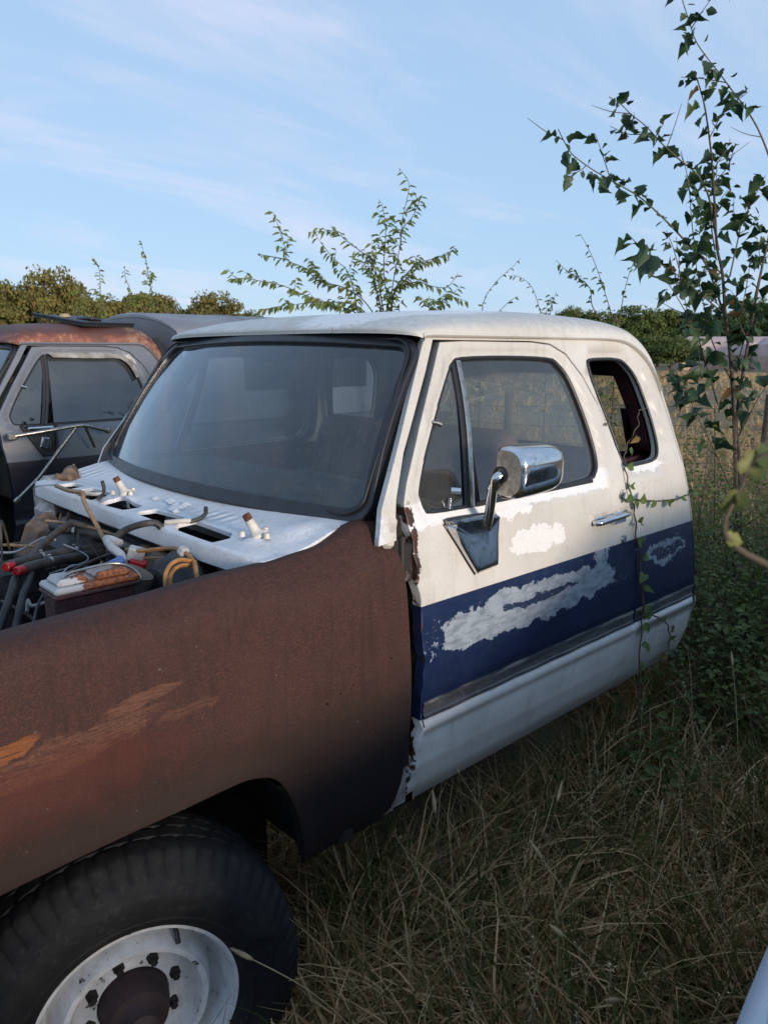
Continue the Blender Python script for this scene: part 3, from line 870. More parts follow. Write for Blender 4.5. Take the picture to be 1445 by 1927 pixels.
    def interior(s, wheel=True):
        yc, r = s.yc, s.root
        sec = [(-.10, .42), (-.12, .60), (-.08, .80), (-.03, 1.10), (.02, 1.36), (.05, 1.44), (.085, 1.455), (.12, 1.43), (.13, 1.30), (.12, 1.0), (.10, .60)]
        rows = []
        for y in np.linspace(-.64, .64, 49):
            e = 1 - min(1, max(0, (abs(abs(y) - .35) - .17) / .11)) ** 2.5 * .26
            dip = .018 * math.exp(-((abs(y) - .02) / .05) ** 2)
            rows.append([(2.22 + a, yc + y, .42 + (b - .42 - dip) * e) for a, b in sec])
        seat = grid('seat_back', rows, M['seat'], r, 60)
        BASE[seat.name] = Vector((0, 0, 0))
        rows = [[(x, yc + y, z) for x, z in ((1.72, .55), (1.70, .80), (1.74, .86), (1.90, .87), (2.15, .84), (2.24, .80))] for y in np.linspace(-.74, .74, 5)]
        grid('seat_cushion', rows, M['seat'], r, 60)
        # dashboard
        sec = [(1.245, 1.270), (1.33, 1.292), (1.48, 1.322), (1.575, 1.332), (1.605, 1.315), (1.60, 1.20), (1.55, 1.08), (1.50, .82)]
        rows = [[(x + .05 * (y / .78) ** 2 * (1 if i < 3 else .2), yc + y, z + (.010 * math.exp(-((y + .38) / .2) ** 2) - .05 * max(0, (y - .2) / .6) ** 2) * (1 if i in (2, 3, 4) else 0)) for i, (x, z) in enumerate(sec)] for y in np.linspace(-.79, .79, 21)]
        dash = grid('dashboard', rows, M['dash'], r, 50, flip=True)
        BASE[dash.name] = Vector((0, 0, 0))
        MB().box((1.545, yc - .40, 1.318), (.14, .46, .05), bev=.02).build('instrument_hood', M['dash'], dash)
        if wheel:
            c = Vector((1.78, yc - .40, 1.16)); ax = Vector((.82, 0, .57)).normalized(); u = Vector((0, 1, 0)); v = ax.cross(u)
            ring = [c + (u * math.cos(a) + v * math.sin(a)) * .19 for a in np.linspace(0, 2 * math.pi, 33)]
            b = MB(); b.tube(ring, .013, 8, False)
            for a in (0, math.pi, -math.pi / 2): b.tube([c, c + (u * math.cos(a) + v * math.sin(a)) * .19], .011, 6)
            b.lathe([(0, .03), (.05, .028), (.06, 0), (.045, -.04)], c, ax, 16); b.tube([c, c - ax * .4], .03, 8)
            b.build('steering_wheel', M['black'], r)
        MB().box((1.62, yc + .02, 1.735), (.02, .23, .06), bev=.008).build('rearview_mirror', M['dull_chrome'], r)
        if s.club:
            for far in (False, True):
                sg = -1 if far else 1
                lo = [(2.66, .45), (3.02, .45), (2.96, 1.30), (2.86, 1.335), (2.60, 1.322), (2.60, 1.0)]
                panel('quarter_trim', lo, [], s.side(far, .10), M['maroon'], r, .08, .02, (0, sg, 0))
                col = [(2.735, 1.715), (2.77, 1.70), (2.81, 1.655), (2.84, 1.55), (2.86, 1.44), (2.855, 1.36), (2.93, 1.33), (2.905, 1.58), (2.86, 1.69), (2.78, 1.745)]
                panel('quarter_pillar_trim', col, [], s.side(far, .06), M['maroon'], r, .05, .06, (0, sg, 0))
                c = s.curve3(QWIN, far, .02); V, F = tube_geo(np.vstack([c, c[:1]]), .007, 6, False)
                obj('quarter_window_seal', mesh('quarter_window_seal', V, F, True), M['rubber'], r)
            MB().box((2.78, yc, .84), (.34, 1.30, .16), bev=.05).build('rear_jump_seat', M['maroon'], r)
            MB().box((2.97, yc, 1.05), (.06, 1.34, .45), bev=.03).build('rear_trim_panel', M['maroon'], r)
        for far in (False, True):
            sg = -1 if far else 1
            lo = [(1.47, .47), (2.55, .47), (2.54, 1.20), (2.50, 1.285), (1.47, 1.285)]
            panel('door_card', lo, [], s.side(far, .075), M['maroon'] if s.club else M['black'], r, .1, .02, (0, sg, 0))

def wheel_set(root, C, steer, mat_rim, flat=.02, side=-1, parts=True, detail=True):
    """steel wheel with tyre; axle along local y, outer face towards side"""
    C = Vector(C); ca, sa = math.cos(steer), math.sin(steer)
    ax = Vector((sa, -ca, 0)) * (1 if side < 0 else -1)       # outward axis
    fw_ = Vector((ca, sa, 0)); up_ = Vector((0, 0, 1))
    def put(prof, seg, mod=None):
        V = []
        for i in range(seg):
            a = 2 * math.pi * i / seg
            for j, (r_, h_) in enumerate(prof):
                if mod: r_, h_ = mod(i, j, r_, h_)
                V.append(C + ax * h_ + (fw_ * math.cos(a) + up_ * math.sin(a)) * r_)
        n = len(prof)
        F = [(i * n + k, ((i + 1) % seg) * n + k, ((i + 1) % seg) * n + k + 1, i * n + k + 1) for i in range(seg) for k in range(n - 1)]
        return V, F
    # rim: drop centre barrel, dished disc with ring of lug holes, raised hub ring. h measured outwards, 0 = rim edge
    rim = [(.232, -.006), (.236, .000), (.231, .006), (.222, .004), (.216, -.012), (.208, -.030), (.205, -.056), (.197, -.074), (.188, -.082),
           (.181, -.068), (.173, -.034), (.163, -.014), (.150, -.016), (.138, -.046), (.128, -.064), (.112, -.068), (.098, -.068), (.090, -.062), (.082, -.062), (.078, -.075), (.075, -.10)]
    V, F = put(rim, 72 if detail else 32)
    w = obj('wheel', mesh('wheel', V, F, True, 50), mat_rim, root)
    BASE[w.name] = Vector((0, 0, 0))
    seg = 240 if detail else 48
    prof = [(.222, -.004), (.236, .012), (.252, .026), (.262, .030), (.266, .0275), (.290, .034), (.318, .036), (.330, .034), (.334, .030), (.352, .024), (.368, .012), (.382, -.004), (.396, -.016), (.399, -.030), (.400, -.050),
            (.400, -.066), (.395, -.069), (.395, -.073), (.401, -.076), (.402, -.105), (.396, -.108), (.396, -.112), (.402, -.115), (.402, -.144), (.396, -.147), (.396, -.151), (.401, -.154), (.400, -.182), (.394, -.205), (.36, -.235), (.30, -.245), (.23, -.20)]
    def mod(i, j, r_, h_):
        if detail:
            if 9 <= j <= 13:
                ph = i % 4
                if i % 4 == 0 and j > 9: r_ -= .007; h_ -= .004
            if 14 <= j <= 27 and j not in (16, 17, 20, 21, 24, 25):
                k = (i + (j // 4) * 2) % 6
                if k == 0: r_ -= .004
        return r_, h_
    V, F = put(prof, seg, mod)
    V = [Vector((v.x, v.y, max(v.z, GZ + .002))) for v in V]
    obj('tyre', mesh('tyre', V, F, True, 38), M['tyre'], w)
    if not parts: return w
    hub = MB()
    hub.lathe([(.080, -.075), (.076, -.03), (.070, -.010), (.066, .0), (.050, .003), (.040, .016), (.037, .036), (.031, .041), (.0, .042)], C, ax, 28)
    hub.build('hub', M['cast'], w)
    for i in range(8):
        a = 2 * math.pi * (i + .35) / 8; p = C + (fw_ * math.cos(a) + up_ * math.sin(a)) * .101
        b = MB(); b.lathe([(.0, -.044), (.007, -.044), (.0095, -.046), (.0095, -.056), (.014, -.059), (.015, -.070)], p, ax, 6)
        b.build('lug_nut', M['dark'], w, True, 30)
    for i in range(4):
        a = 2 * math.pi * (i + .1) / 4 + .6; p = C + (fw_ * math.cos(a) + up_ * math.sin(a)) * .158
    a = 1.05; p = C + (fw_ * math.cos(a) + up_ * math.sin(a)) * .200 + ax * -.045
    MB().tube([p, p + ax * .02 - up_ * .01, p + ax * .03 - up_ * .03], .006, 8).build('valve_stem', M['rubber'], w)
    return w

# ------------------------------------------------------------------ first truck
truck = empty('pickup_truck', (1.6, Y0 + BW / 2, GZ), 'white and blue extended-cab pickup with a rusted brown front fender and no hood', 'pickup truck')
cab = Cab(truck)
cab.shell(); cab.windshield()
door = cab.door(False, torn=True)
cab.door(True)
cab.interior()
door["label"] = "white driver's door with a peeling blue stripe and torn front edge"

# trim band along door and quarter
def trim_piece(parent, x0, x1, z0=.7085, z1=.7630):
    xs = np.linspace(x0, x1, max(4, int((x1 - x0) / .05)))
    prof = [(z1, .006), (z1 - .002, -.001), (z1 - .010, -.002), (z1 - .012, .001), (z0 + .016, .001), (z0 + .013, -.003), (z0 + .002, -.003), (z0, .006)]
    rows = [[(x, Y0 + float(off(.745)) - .006 + o, z + .0012 * math.sin(x * 31)) for z, o in prof] for x in xs]
    return grid('trim_strip', rows, M['trim'], parent, 40, flip=False)
trim_piece(door, 1.452, 2.618)
trim_piece(truck, 2.636, 3.115)
# torn metal edge hanging at the front of the door
rng = np.random.default_rng(11)
zz = np.linspace(.45, 1.33, 60); rows = []
for i, z in enumerate(zz):
    x = float(np.interp(z, [p[1] for p in DOOR[4:15]][::-1], [p[0] for p in DOOR[4:15]][::-1])) + .001
    y = Y0 + float(off(z)); j = rng.normal(0, 1, 3)
    rows.append([(x + .006, y + .001, z), (x + .001 + .0006 * j[1], y + .001, z), (x - .001 + .0006 * j[1], y + .008, z), (x + .002, y + .03, z), (x, y + .05, z)])
grid('torn_edge', rows, None, door, 25)
def m_torn():
    t = NT('torn_painted_metal'); n = t.noise(22, 5, .6); n2 = t.noise(14, 4, .6)
    c = t.mix(t.ss(n, .34, .40), (.13, .12, .11), (.032, .018, .014)); c = t.mix(t.ss(n2, .40, .48), c, (.014, .012, .011))
    return t.done(t.bsdf(c, .6, 0, t.bump(n, .5, .004)))
M['torn'] = m_torn()
bpy.data.objects['torn_edge'].data.materials.append(M['torn'])
# hinge pillar with hinges in the open gap
MB().box((1.425, Y0 + .085, .86), (.10, .06, .90), bev=.01).build('hinge_pillar', M['dark'], truck)
MB().box((1.372, Y0 + .055, 1.19), (.05, .05, .15), bev=.012).box((1.405, Y0 + .028, 1.185), (.04, .02, .11), bev=.006).tube([(1.39, Y0 + .03, 1.11), (1.39, Y0 + .03, 1.26)], .012, 10).build('door_hinge', M['torn'], truck)
MB().box((1.375, Y0 + .06, .62), (.05, .05, .13), bev=.012).box((1.405, Y0 + .035, .615), (.04, .02, .10), bev=.006).tube([(1.39, Y0 + .035, .55), (1.39, Y0 + .035, .69)], .012, 10).build('door_hinge', M['torn'], truck)
MB().box((1.352, Y0 + .05, 1.275), (.045, .05, .09), rot=(0, .2, 0), bev=.012).build('pillar_foot', M['white_part'], truck)
MB().box((1.385, Y0 + .07, .50), (.10, .05, .14), bev=.01).box((1.40, Y0 + .085, .44), (.16, .06, .05), bev=.01).build('sill_front', M['inner_grey'], truck)

# door handle, lock, window latch, mirror
hy = lambda z: Y0 + float(off(z))
b = MB()
b.tube(spline([(2.300, hy(1.16) - .004, 1.158), (2.315, hy(1.16) - .026, 1.162), (2.40, hy(1.16) - .032, 1.168), (2.50, hy(1.16) - .022, 1.166), (2.53, hy(1.16) - .004, 1.164)], 5), [.010, .011, .013, .010, .006], 10)
b.box((2.455, hy(1.16) - .012, 1.148), (.075, .026, .022), bev=.006).box((2.42, hy(1.16) - .002, 1.160), (.22, .010, .030), bev=.004)
b.build('door_handle', M['chrome'], door)
MB().lathe([(.0, .006), (.014, .005), (.016, 0), (.016, -.006)], (2.504, hy(1.065) - .002, 1.070), (0, -1, 0), 16).build('door_lock', M['chrome'], door)
MB().box((2.42, hy(1.16) + .002, 1.150), (.30, .006, .075), bev=.002).build('handle_plate', M['white_part'], door)
b = MB(); b.tube([(1.60, hy(1.33) + .012, 1.305), (1.60, hy(1.33) + .008, 1.333)], [.010, .010, .007], 10).tube([(1.628, hy(1.36) + .022, 1.350), (1.648, hy(1.36) + .002, 1.349)], .011, 12)
b.build('vent_latch', M['chrome'], door)
MB().tube([(1.598, hy(1.55) + .012, 1.548), (1.612, hy(1.55) + .002, 1.545), (1.622, hy(1.55) + .0, 1.540)], [.006, .006, .008], 8).build('vent_hinge', M['dull_chrome'], door)

# side mirror: wedge foot, bent arm, folded chrome head
O = [(1.560, 1.268), (1.575, 1.281), (1.756, 1.272), (1.770, 1.258), (1.764, 1.125), (1.750, 1.113), (1.672, 1.108), (1.655, 1.116), (1.560, 1.250)]
O = smooth_loop(O, 3); cen = O.mean(0); V = []; F = []; n = len(O)
rings = [(.98, -.002), (.98, .004), (.97, .010), (.955, .014), (.93, .018), (.89, .0205), (.75, .022), (.4, .023)]
for sc, o in rings:
    for p in O:
        q = cen + (p - cen) * sc; V.append((q[0], hy(q[1]) - o - .012 * max(0, (q[1] - 1.2) / .07) * (o > .02), q[1]))
for i in range(len(rings) - 1):
    for k in range(n): F.append((i * n + k, i * n + (k + 1) % n, (i + 1) * n + (k + 1) % n, (i + 1) * n + k))
F.append(tuple((len(rings) - 1) * n + k for k in range(n)))
mirror = obj('side_mirror', mesh('side_mirror', V, F, True, 50), M['chrome'], door)
BASE[mirror.name] = Vector((0, 0, 0))
V2 = []
for sc, o in ((1.03, -.004), (1.03, .003), (.97, .006)):
    for p in O:
        q = cen + (p - cen) * sc; V2.append((q[0], hy(q[1]) - o, q[1]))
F2 = [(i * n + k, i * n + (k + 1) % n, (i + 1) * n + (k + 1) % n, (i + 1) * n + k) for i in range(2) for k in range(n)]
mgask = obj('mirror_gasket', mesh('mirror_gasket', V2, F2, True, 50), M['rubber'], door)
ya = hy(1.27) - .055
MB().tube(spline([(1.712, 1.402, 1.235), (1.700, 1.385, 1.270), (1.672, 1.356, 1.320), (1.645, 1.330, 1.366), (1.630, 1.312, 1.395), (1.632, 1.302, 1.410), (1.650, 1.298, 1.416), (1.69, 1.296, 1.417)], 6), .0145, 14).build('mirror_arm', M['chrome'], door)
# head: D-shaped shell, long axis along the door, convex side outwards
hx0, hx1, hyc, hz0, hh = 1.640, 1.845, 1.290, 1.422, .075
prof = []
for a in np.linspace(-92, 92, 25):
    ca, sa = math.cos(R(a)), math.sin(R(a))
    prof.append((-(abs(ca) ** .75) * .075 * (1 if ca > 0 else -1), (abs(sa) ** .62) * math.copysign(1, sa) * hh))
prof += [(.020, hh * .93), (.024, hh * .8), (.024, -hh * .8), (.020, -hh * .93)]
prof = np.array(prof)
st = [(0, .84), (.003, .92), (.010, .975), (.022, 1.0), (.09, 1.02), (.15, 1.0), (.180, .96), (.200, .88), (.211, .72), (.217, .45), (.219, .05)]
rows = []
for x, sc in st:
    tap = 1 - .08 * (x / .22)
    rows.append([(hx0 + x, hyc + p[0] * sc * tap + .012 * (1 - sc), hz0 + p[1] * sc * tap) for p in prof])
head = grid('mirror_head', rows, M['chrome'], door, 40, closed=True)
cap = MB(); cap.add([(hx0, hyc + p[0] * .84 + .002, hz0 + p[1] * .84) for p in prof], [tuple(range(len(prof)))])
cap.build('mirror_end_cap', M['dull_chrome'], door)
MB().lathe([(.024, -.004), (.024, .002), (.017, .003), (.015, -.002)], (hx0 - .001, hyc + .008, hz0 - .006), (-1, 0, 0), 20).build('mirror_arm_grommet', M['rubber'], door)

# cowl: louvre slots, front lip, wiper posts
yN, yF = Y0 + .115, 3.06
def zc(x, y):
    t = np.clip((x - 1.085) / .16, 0, 1)
    z = 1.254 + (x - .985) * .095 + .012 * t ** 1.6
    e = np.clip((Y0 + .25 - y) / .13, 0, 1); z = z - .012 * e ** 2 * (1 - .85 * t)
    z = z + .004 * np.sin(y * 9 + x * 20) * (1 - t) + .006 * np.exp(-((y - 1.62) / .06) ** 2 - ((x - 1.2) / .05) ** 2) - .008 * np.exp(-((y - 1.57) / .04) ** 2 - ((x - 1.17) / .06) ** 2)
    z = z + .0035 * np.sin(y * 130) * np.exp(-((y - 1.93) / .09) ** 2 - ((x - 1.13) / .03) ** 2) + .003 * np.sin(y * 150) * np.exp(-((y - 2.98) / .08) ** 2 - ((x - 1.17) / .04) ** 2)
    for py in (1.665, 2.43): z = z + .010 * np.exp(-((y - py) / .035) ** 2 - ((x - 1.075) / .03) ** 2)
    return z
rear = [(1.212 + .120 * ((y - cab.yc) / .84) ** 2, y) for y in np.linspace(yN + .02, yF + .07, 25)]
front = [(.985 + .02 * max(0, abs(y - cab.yc) - .55) / .3, y) for y in np.linspace(yF, yN, 25)]
slots = []
for y in (2.825, 2.63, 2.39, 2.118, 1.862):
    w_ = .066 if y > 2.7 else .086 if y > 2.5 else .098 if y > 2.3 else .110 if y > 2 else .118
    slots.append([(.996, y - w_ * .98), (.994, y + w_ * .78), (1.024, y + w_ * 1.05), (1.074, y + w_ * .95), (1.077, y - w_ * .78), (1.046, y - w_ * 1.05)])
cowl = panel('cowl', rear + front, slots, lambda q: np.stack([q[:, 0], q[:, 1], zc(q[:, 0], q[:, 1])], 1), M['cab'], truck, .026, .014, (0, 0, -1), .004)
BASE[cowl.name] = Vector((0, 0, 0))
ys = np.linspace(yN, yF, 40)
xf = lambda y: .985 + .02 * max(0, abs(y - cab.yc) - .55) / .3
rows = [[(xf(y) - .003, y, float(zc(np.array(xf(y)), np.array(y)))), (xf(y) - .0085, y, 1.2505 - .012 * min(1, max(0, (Y0 + .25 - y) / .13)) ** 2), (xf(y) - .012, y, 1.244 - .012 * min(1, max(0, (Y0 + .25 - y) / .13)) ** 2), (xf(y) - .012 + .002 * math.sin(y * 14), y, 1.200), (xf(y) - .004, y, 1.193), (xf(y) + .04, y, 1.190)] for y in ys]
grid('cowl_lip', rows, M['cab'], cowl, 38, flip=True)
MB().box((1.10, cab.yc, 1.16), (.20, 1.60, .02)).build('cowl_plenum', M['black'], cowl)
for k, (y, x) in enumerate(((1.672, 1.092), (2.500, 1.100))):
    z = float(zc(np.array(x), np.array(y)))
    b = MB(); d = Vector((-.36, .30, .88)).normalized(); p = Vector((x, y, z))
    b.lathe([(.028, -.005), (.026, .005), (.017, .010), (.0135, .018), (.0120, .044), (.0105, .050)], p, d, 18)
    for a in (.5, 2.6, 4.7): b.lathe([(.0, .010), (.007, .0095), (.0085, .003), (.0095, -.004)], p + Vector((math.cos(a) * .042, math.sin(a) * .042, .004)), (0, 0, 1), 10)
    w = b.build('wiper_post', M['white_part'], cowl)
    MB().lathe([(.0112, .048), (.0112, .064), (.010, .066), (.008, .066), (.008, .052)], p, d, 14).build('wiper_spindle', M['rust'], cowl)
# curled stubs of washer hose beside the slots
tube('washer_hose', [(1.00, 2.49, 1.262), (1.03, 2.53, 1.268), (1.046, 2.55, 1.285), (1.042, 2.55, 1.312)], .0065, M['hose'], cowl)
tube('washer_hose', [(1.045, 1.955, 1.266), (1.075, 1.95, 1.272), (1.095, 1.95, 1.284), (1.094, 1.945, 1.304)], .0065, M['hose'], cowl)
tube('washer_nozzle', [(.995, 2.67, 1.263), (1.01, 2.57, 1.268), (1.03, 2.53, 1.270)], .007, M['white_part'], cowl)
tube('washer_nozzle', [(.998, 2.01, 1.262), (1.025, 1.975, 1.268), (1.05, 1.953, 1.268)], .007, M['white_part'], cowl)
# flaking seam flaps
b = MB(); rng = np.random.default_rng(2)
for i in range(9):
    y = 2.20 + rng.uniform(-.13, .13); x = 1.10 + rng.uniform(-.03, .05); z = float(zc(np.array(x), np.array(y)))
    s_ = rng.uniform(.008, .022); a = rng.uniform(0, 3)
    b.add([(x - s_, y - s_, z + .002), (x + s_, y - s_ * .6, z + .002), (x + s_ * .8, y + s_, z + .010), (x - s_ * .7, y + s_ * .9, z + .007)], [(0, 1, 2, 3)])
b.build('paint_flakes', M['cab'], cowl)['kind'] = 'stuff'
# firewall and the far cowl corner
rows = []
for y in np.linspace(Y0 + .10, Y0 + BW - .10, 30):
    rows.append([(1.05 + .012 * math.sin(y * 7 + z * 5) + (.05 if z < 1.05 else 0) + (.10 if z < .8 else 0), y, z) for z in (1.19, 1.16, 1.12, 1.08, 1.0, .9, .75, .6, .5)])
fire = grid('firewall', rows, M['firewall'], truck, 50, flip=True)
BASE[fire.name] = Vector((0, 0, 0))
b = MB(); b.box((1.10, 3.07, 1.17), (.22, .16, .19), bev=.045).box((1.02, 2.98, 1.12), (.10, .20, .12), bev=.03).box((1.10, 3.10, 1.04), (.26, .12, .14), bev=.03)
b.build('cowl_corner', M['inner_grey'], truck)
MB().lathe([(.0, .05), (.018, .048), (.026, .03), (.030, 0), (.027, -.03), (.0, -.04)], (1.115, 3.03, 1.275), (.5, 1, .1), 16).box((1.09, 2.97, 1.268), (.07, .06, .03), rot=(.1, .2, .5), bev=.01).lathe([(.0, .03), (.012, .028), (.014, -.01)], (1.06, 2.97, 1.272), (-1, -.3, .3), 12).tube([(1.12, 3.0, 1.30), (1.11, 2.98, 1.315)], .004, 6).build('wiper_motor', M['tan_lump'], truck)
MB().box((1.02, 2.25, 1.135), (.05, 1.3, .030), bev=.01).box((1.03, 2.2, 1.02), (.06, .5, .09), bev=.02).build('firewall_rib', M['firewall'], fire)
MB().lathe([(.0, .02), (.07, .018), (.078, 0), (.078, -.04)], (1.02, 2.30, 1.07), (-1, 0, 0), 22).build('heater_core_cover', M['black'], fire)
MB().box((1.00, 2.06, 1.12), (.07, .16, .10), bev=.02).box((.99, 2.0, 1.14), (.03, .04, .05), bev=.008).lathe([(.0, .02), (.035, .018), (.04, -.02)], (.98, 2.12, 1.14), (-1, 0, .3), 14).build('relay_block', M['tan_lump'], fire)
MB().box((.94, 2.62, 1.06), (.16, .34, .16), bev=.03).build('heater_box', M['black'], truck)
MB().box((.86, 2.72, 1.09), (.07, .12, .16), rot=(.2, .3, .4), bev=.025).box((.93, 2.80, 1.13), (.09, .10, .09), rot=(.4, .2, .1), bev=.03).build('vacuum_canister', M['tan_lump'], truck)

# brake booster + master cylinder
MB().lathe([(.0, .135), (.035, .13), (.06, .11), (.10, .10), (.128, .06), (.135, .03), (.142, .026), (.142, .014), (.135, .010), (.12, -.05), (.07, -.09), (.05, -.12)], (.965, 1.835, 1.075), (-1, 0, .08), 40).build('brake_booster', M['black'], truck)
mc = MB(); mc.box((.700, 1.835, 1.125), (.205, .105, .115), bev=.018).box((.70, 1.835, 1.175), (.215, .115, .012), bev=.004)
mc.tube([(.60, 1.835, 1.075), (.84, 1.835, 1.075)], .042, 18).lathe([(.06, 0), (.06, .02), (.05, .03)], (.84, 1.835, 1.08), (-1, 0, 0), 18)
for x in (.625, .715): mc.lathe([(.0, .022), (.014, .020), (.018, .010), (.022, .0)], (x, 1.784, 1.085), (0, -1, 0), 12)
mc = mc.build('master_cylinder', M['mc_iron'], truck); BASE[mc.name] = Vector((0, 0, 0))
def m_lid():
    t = NT('rusty_lid'); X, Y, Z = t.xyz(); n = t.noise(30, 6, .7); n2 = t.noise(120, 3)
    f = t.ma('ADD', X, t.mul(t.ma('SUBTRACT', n, .5), .16))
    c = t.mix(t.ss(f, .645, .655), (.36, .38, .40), t.mix(t.ss(n2, .4, .6), (.26, .085, .025), (.12, .04, .02)))
    c = t.mix(t.mul(t.ell(X, Y, .715, 1.84, .045, .03, n, 1.2), .8), c, (.33, .33, .33))
    return t.done(t.bsdf(c, .6, .1, t.bump(n2, .5, .003)))
lid = MB(); lid.box((.700, 1.835, 1.189), (.212, .112, .018), bev=.006).box((.645, 1.835, 1.203), (.075, .085, .022), bev=.009).box((.745, 1.835, 1.203), (.085, .085, .022), bev=.009)
lid.build('cylinder_lid', m_lid(), mc)
tube('lid_bail', [(.625, 1.785, 1.09), (.618, 1.790, 1.17), (.625, 1.81, 1.216), (.70, 1.835, 1.221), (.775, 1.835, 1.218), (.812, 1.80, 1.19), (.815, 1.79, 1.13)], .004, M['dull_chrome'], mc)
tube('brake_line', [(.625, 1.762, 1.085), (.635, 1.745, 1.080), (.67, 1.70, 1.10), (.72, 1.63, 1.12)], .0055, M['dull_chrome'], mc)
tube('brake_line', [(.715, 1.762, 1.085), (.72, 1.74, 1.085), (.76, 1.68, 1.10)], .0055, M['dull_chrome'], mc)
MB().tube([(.785, 1.86, 1.06), (.80, 1.84, 1.15), (.815, 1.83, 1.19)], [.045, .05, .05], 16).build('reservoir', simple('stained_tan_plastic', (.16, .12, .085), .6, 0, .5, 8, .2, (.07, .06, .06)), truck)

# hoses and wires in the bay
def hose(path, r, m, name='hose'): return tube(name, path, r, M[m], truck, 8 if r > .006 else 6, 7)
hose([(.956, 2.75, 1.280), (.948, 2.6, 1.282), (.951, 2.5, 1.290), (.935, 2.45, 1.272), (.915, 2.35, 1.245), (.912, 2.3, 1.218), (.895, 2.2, 1.185)], .0075, 'tan_wire', 'wire')
hose([(.99, 2.00, 1.235), (.972, 2.01, 1.262), (.940, 2.02, 1.266), (.910, 2.08, 1.243), (.880, 2.1, 1.214), (.864, 2.1, 1.183), (.867, 2.1, 1.12), (.90, 2.08, 1.0)], .0105, 'hose')
hose([(.64, 2.29, 1.140), (.725, 2.35, 1.131), (.834, 2.4, 1.121), (.98, 2.45, 1.105)], .018, 'hose')
hose([(.655, 2.24, 1.136), (.735, 2.30, 1.127), (.834, 2.36, 1.112), (.98, 2.42, 1.095)], .016, 'hose')
for y, z in ((2.287, 1.1405), (2.238, 1.1365)):
    MB().lathe([(.011, .018), (.0130, .016), (.0140, -.010), (.010, -.012)], (.645 if y > 2.26 else .658, y, z), (-1, -.6, .05), 14).lathe([(.0, .008), (.011, .010)], (.645 if y > 2.26 else .658, y, z), (-1, -.6, .05), 14).build('hose_cap', M['red_cap'], truck)
hose([(.56, 2.15, 1.00), (.617, 2.2, 1.085), (.651, 2.25, 1.116), (.757, 2.4, 1.141), (.841, 2.5, 1.158), (.915, 2.55, 1.178), (.943, 2.55, 1.176), (1.0, 2.52, 1.15)], .012, 'hose')
hose([(.58, 2.10, .98), (.63, 2.16, 1.07), (.66, 2.2, 1.10), (.74, 2.36, 1.13)], .011, 'hose')
hose([(.90, 2.70, 1.150), (.931, 2.6, 1.150), (.961, 2.55, 1.145), (.99, 2.4, 1.146), (1.03, 2.30, 1.14)], .015, 'hose')
hose([(.90, 2.72, 1.165), (.95, 2.6, 1.166), (.99, 2.45, 1.162), (1.02, 2.2, 1.15)], .006, 'tan_wire', 'wire')
hose([(.945, 2.66, 1.14), (.962, 2.7, 1.155), (1.0, 2.75, 1.18), (1.03, 2.8, 1.196)], .0085, 'hose')
hose([(.87, 2.0, 1.205), (.88, 1.92, 1.216), (.905, 1.82, 1.238), (.905, 1.74, 1.246), (.900, 1.676, 1.234), (.872, 1.61, 1.216), (.87, 1.59, 1.14)], .0060, 'orange_wire', 'wire')
hose([(.906, 1.676, 1.230), (.862, 1.674, 1.244), (.822, 1.655, 1.236), (.798, 1.628, 1.208), (.80, 1.61, 1.14)], .0055, 'orange_wire', 'wire')
hose([(.906, 1.672, 1.220), (.868, 1.674, 1.229), (.832, 1.655, 1.224), (.810, 1.628, 1.204), (.81, 1.61, 1.14)], .0055, 'orange_wire', 'wire')
hose([(.875, 1.96, 1.188), (.92, 1.93, 1.186), (.96, 1.86, 1.19), (1.0, 1.75, 1.16)], .0035, 'tan_wire', 'wire')
hose([(.83, 1.90, 1.10), (.85, 1.82, 1.09), (.89, 1.74, 1.08), (.93, 1.66, 1.07)], .010, 'hose')
hose([(.60, 2.02, 1.0), (.66, 2.1, 1.08), (.75, 2.16, 1.12), (.84, 2.10, 1.17), (.87, 2.04, 1.19)], .0045, 'hose', 'wire')
hose([(.96, 3.0, 1.236), (.94, 2.9, 1.26), (.955, 2.78, 1.279), (.956, 2.72, 1.28)], .0035, 'grey_plastic', 'wire')
hose([(1.00, 2.86, 1.25), (.985, 2.86, 1.21), (.99, 2.86, 1.15), (.97, 2.90, 1.13)], .007, 'cast', 'wire')
hose([(.88, 2.06, 1.21), (.86, 2.10, 1.22), (.845, 2.04, 1.21), (.85, 1.98, 1.19), (.84, 1.97, 1.15)], .013, 'grey_plastic', 'wire_loom')
MB().box((.878, 1.955, 1.200), (.045, .028, .040), rot=(.2, .3, -.6), bev=.004).build('connector', M['grey_plastic'], truck)
MB().box((.878, 1.945, 1.178), (.046, .026, .016), rot=(.2, .3, -.6), bev=.003).build('connector', M['red_cap'], truck)
MB().box((.822, 1.960, 1.180), (.05, .026, .030), rot=(.5, -.4, -.4), bev=.004).build('connector', M['blue_plastic'], truck)
MB().box((.905, 1.735, 1.246), (.026, .026, .026), rot=(.4, .3, .2), bev=.006).build('tape_wrap', M['grey_plastic'], truck)
_r = np.random.default_rng(77)
for k in range(22):
    p0 = np.array([_r.uniform(.62, .95), _r.uniform(2.05, 2.75), _r.uniform(1.0, 1.12)]); p2 = p0 + np.array([_r.uniform(-.2, .25), _r.uniform(-.25, .35), _r.uniform(-.05, .06)]); p2[0] = min(p2[0], 1.0)
    hose([p0, p0 * .6 + p2 * .4 + _r.normal(0, .04, 3) + [0, 0, .04], p0 * .3 + p2 * .7 + _r.normal(0, .03, 3) + [0, 0, .02], p2], _r.uniform(.002, .006), ['hose', 'tan_wire', 'hose', 'grey_plastic'][k % 4], 'wire')
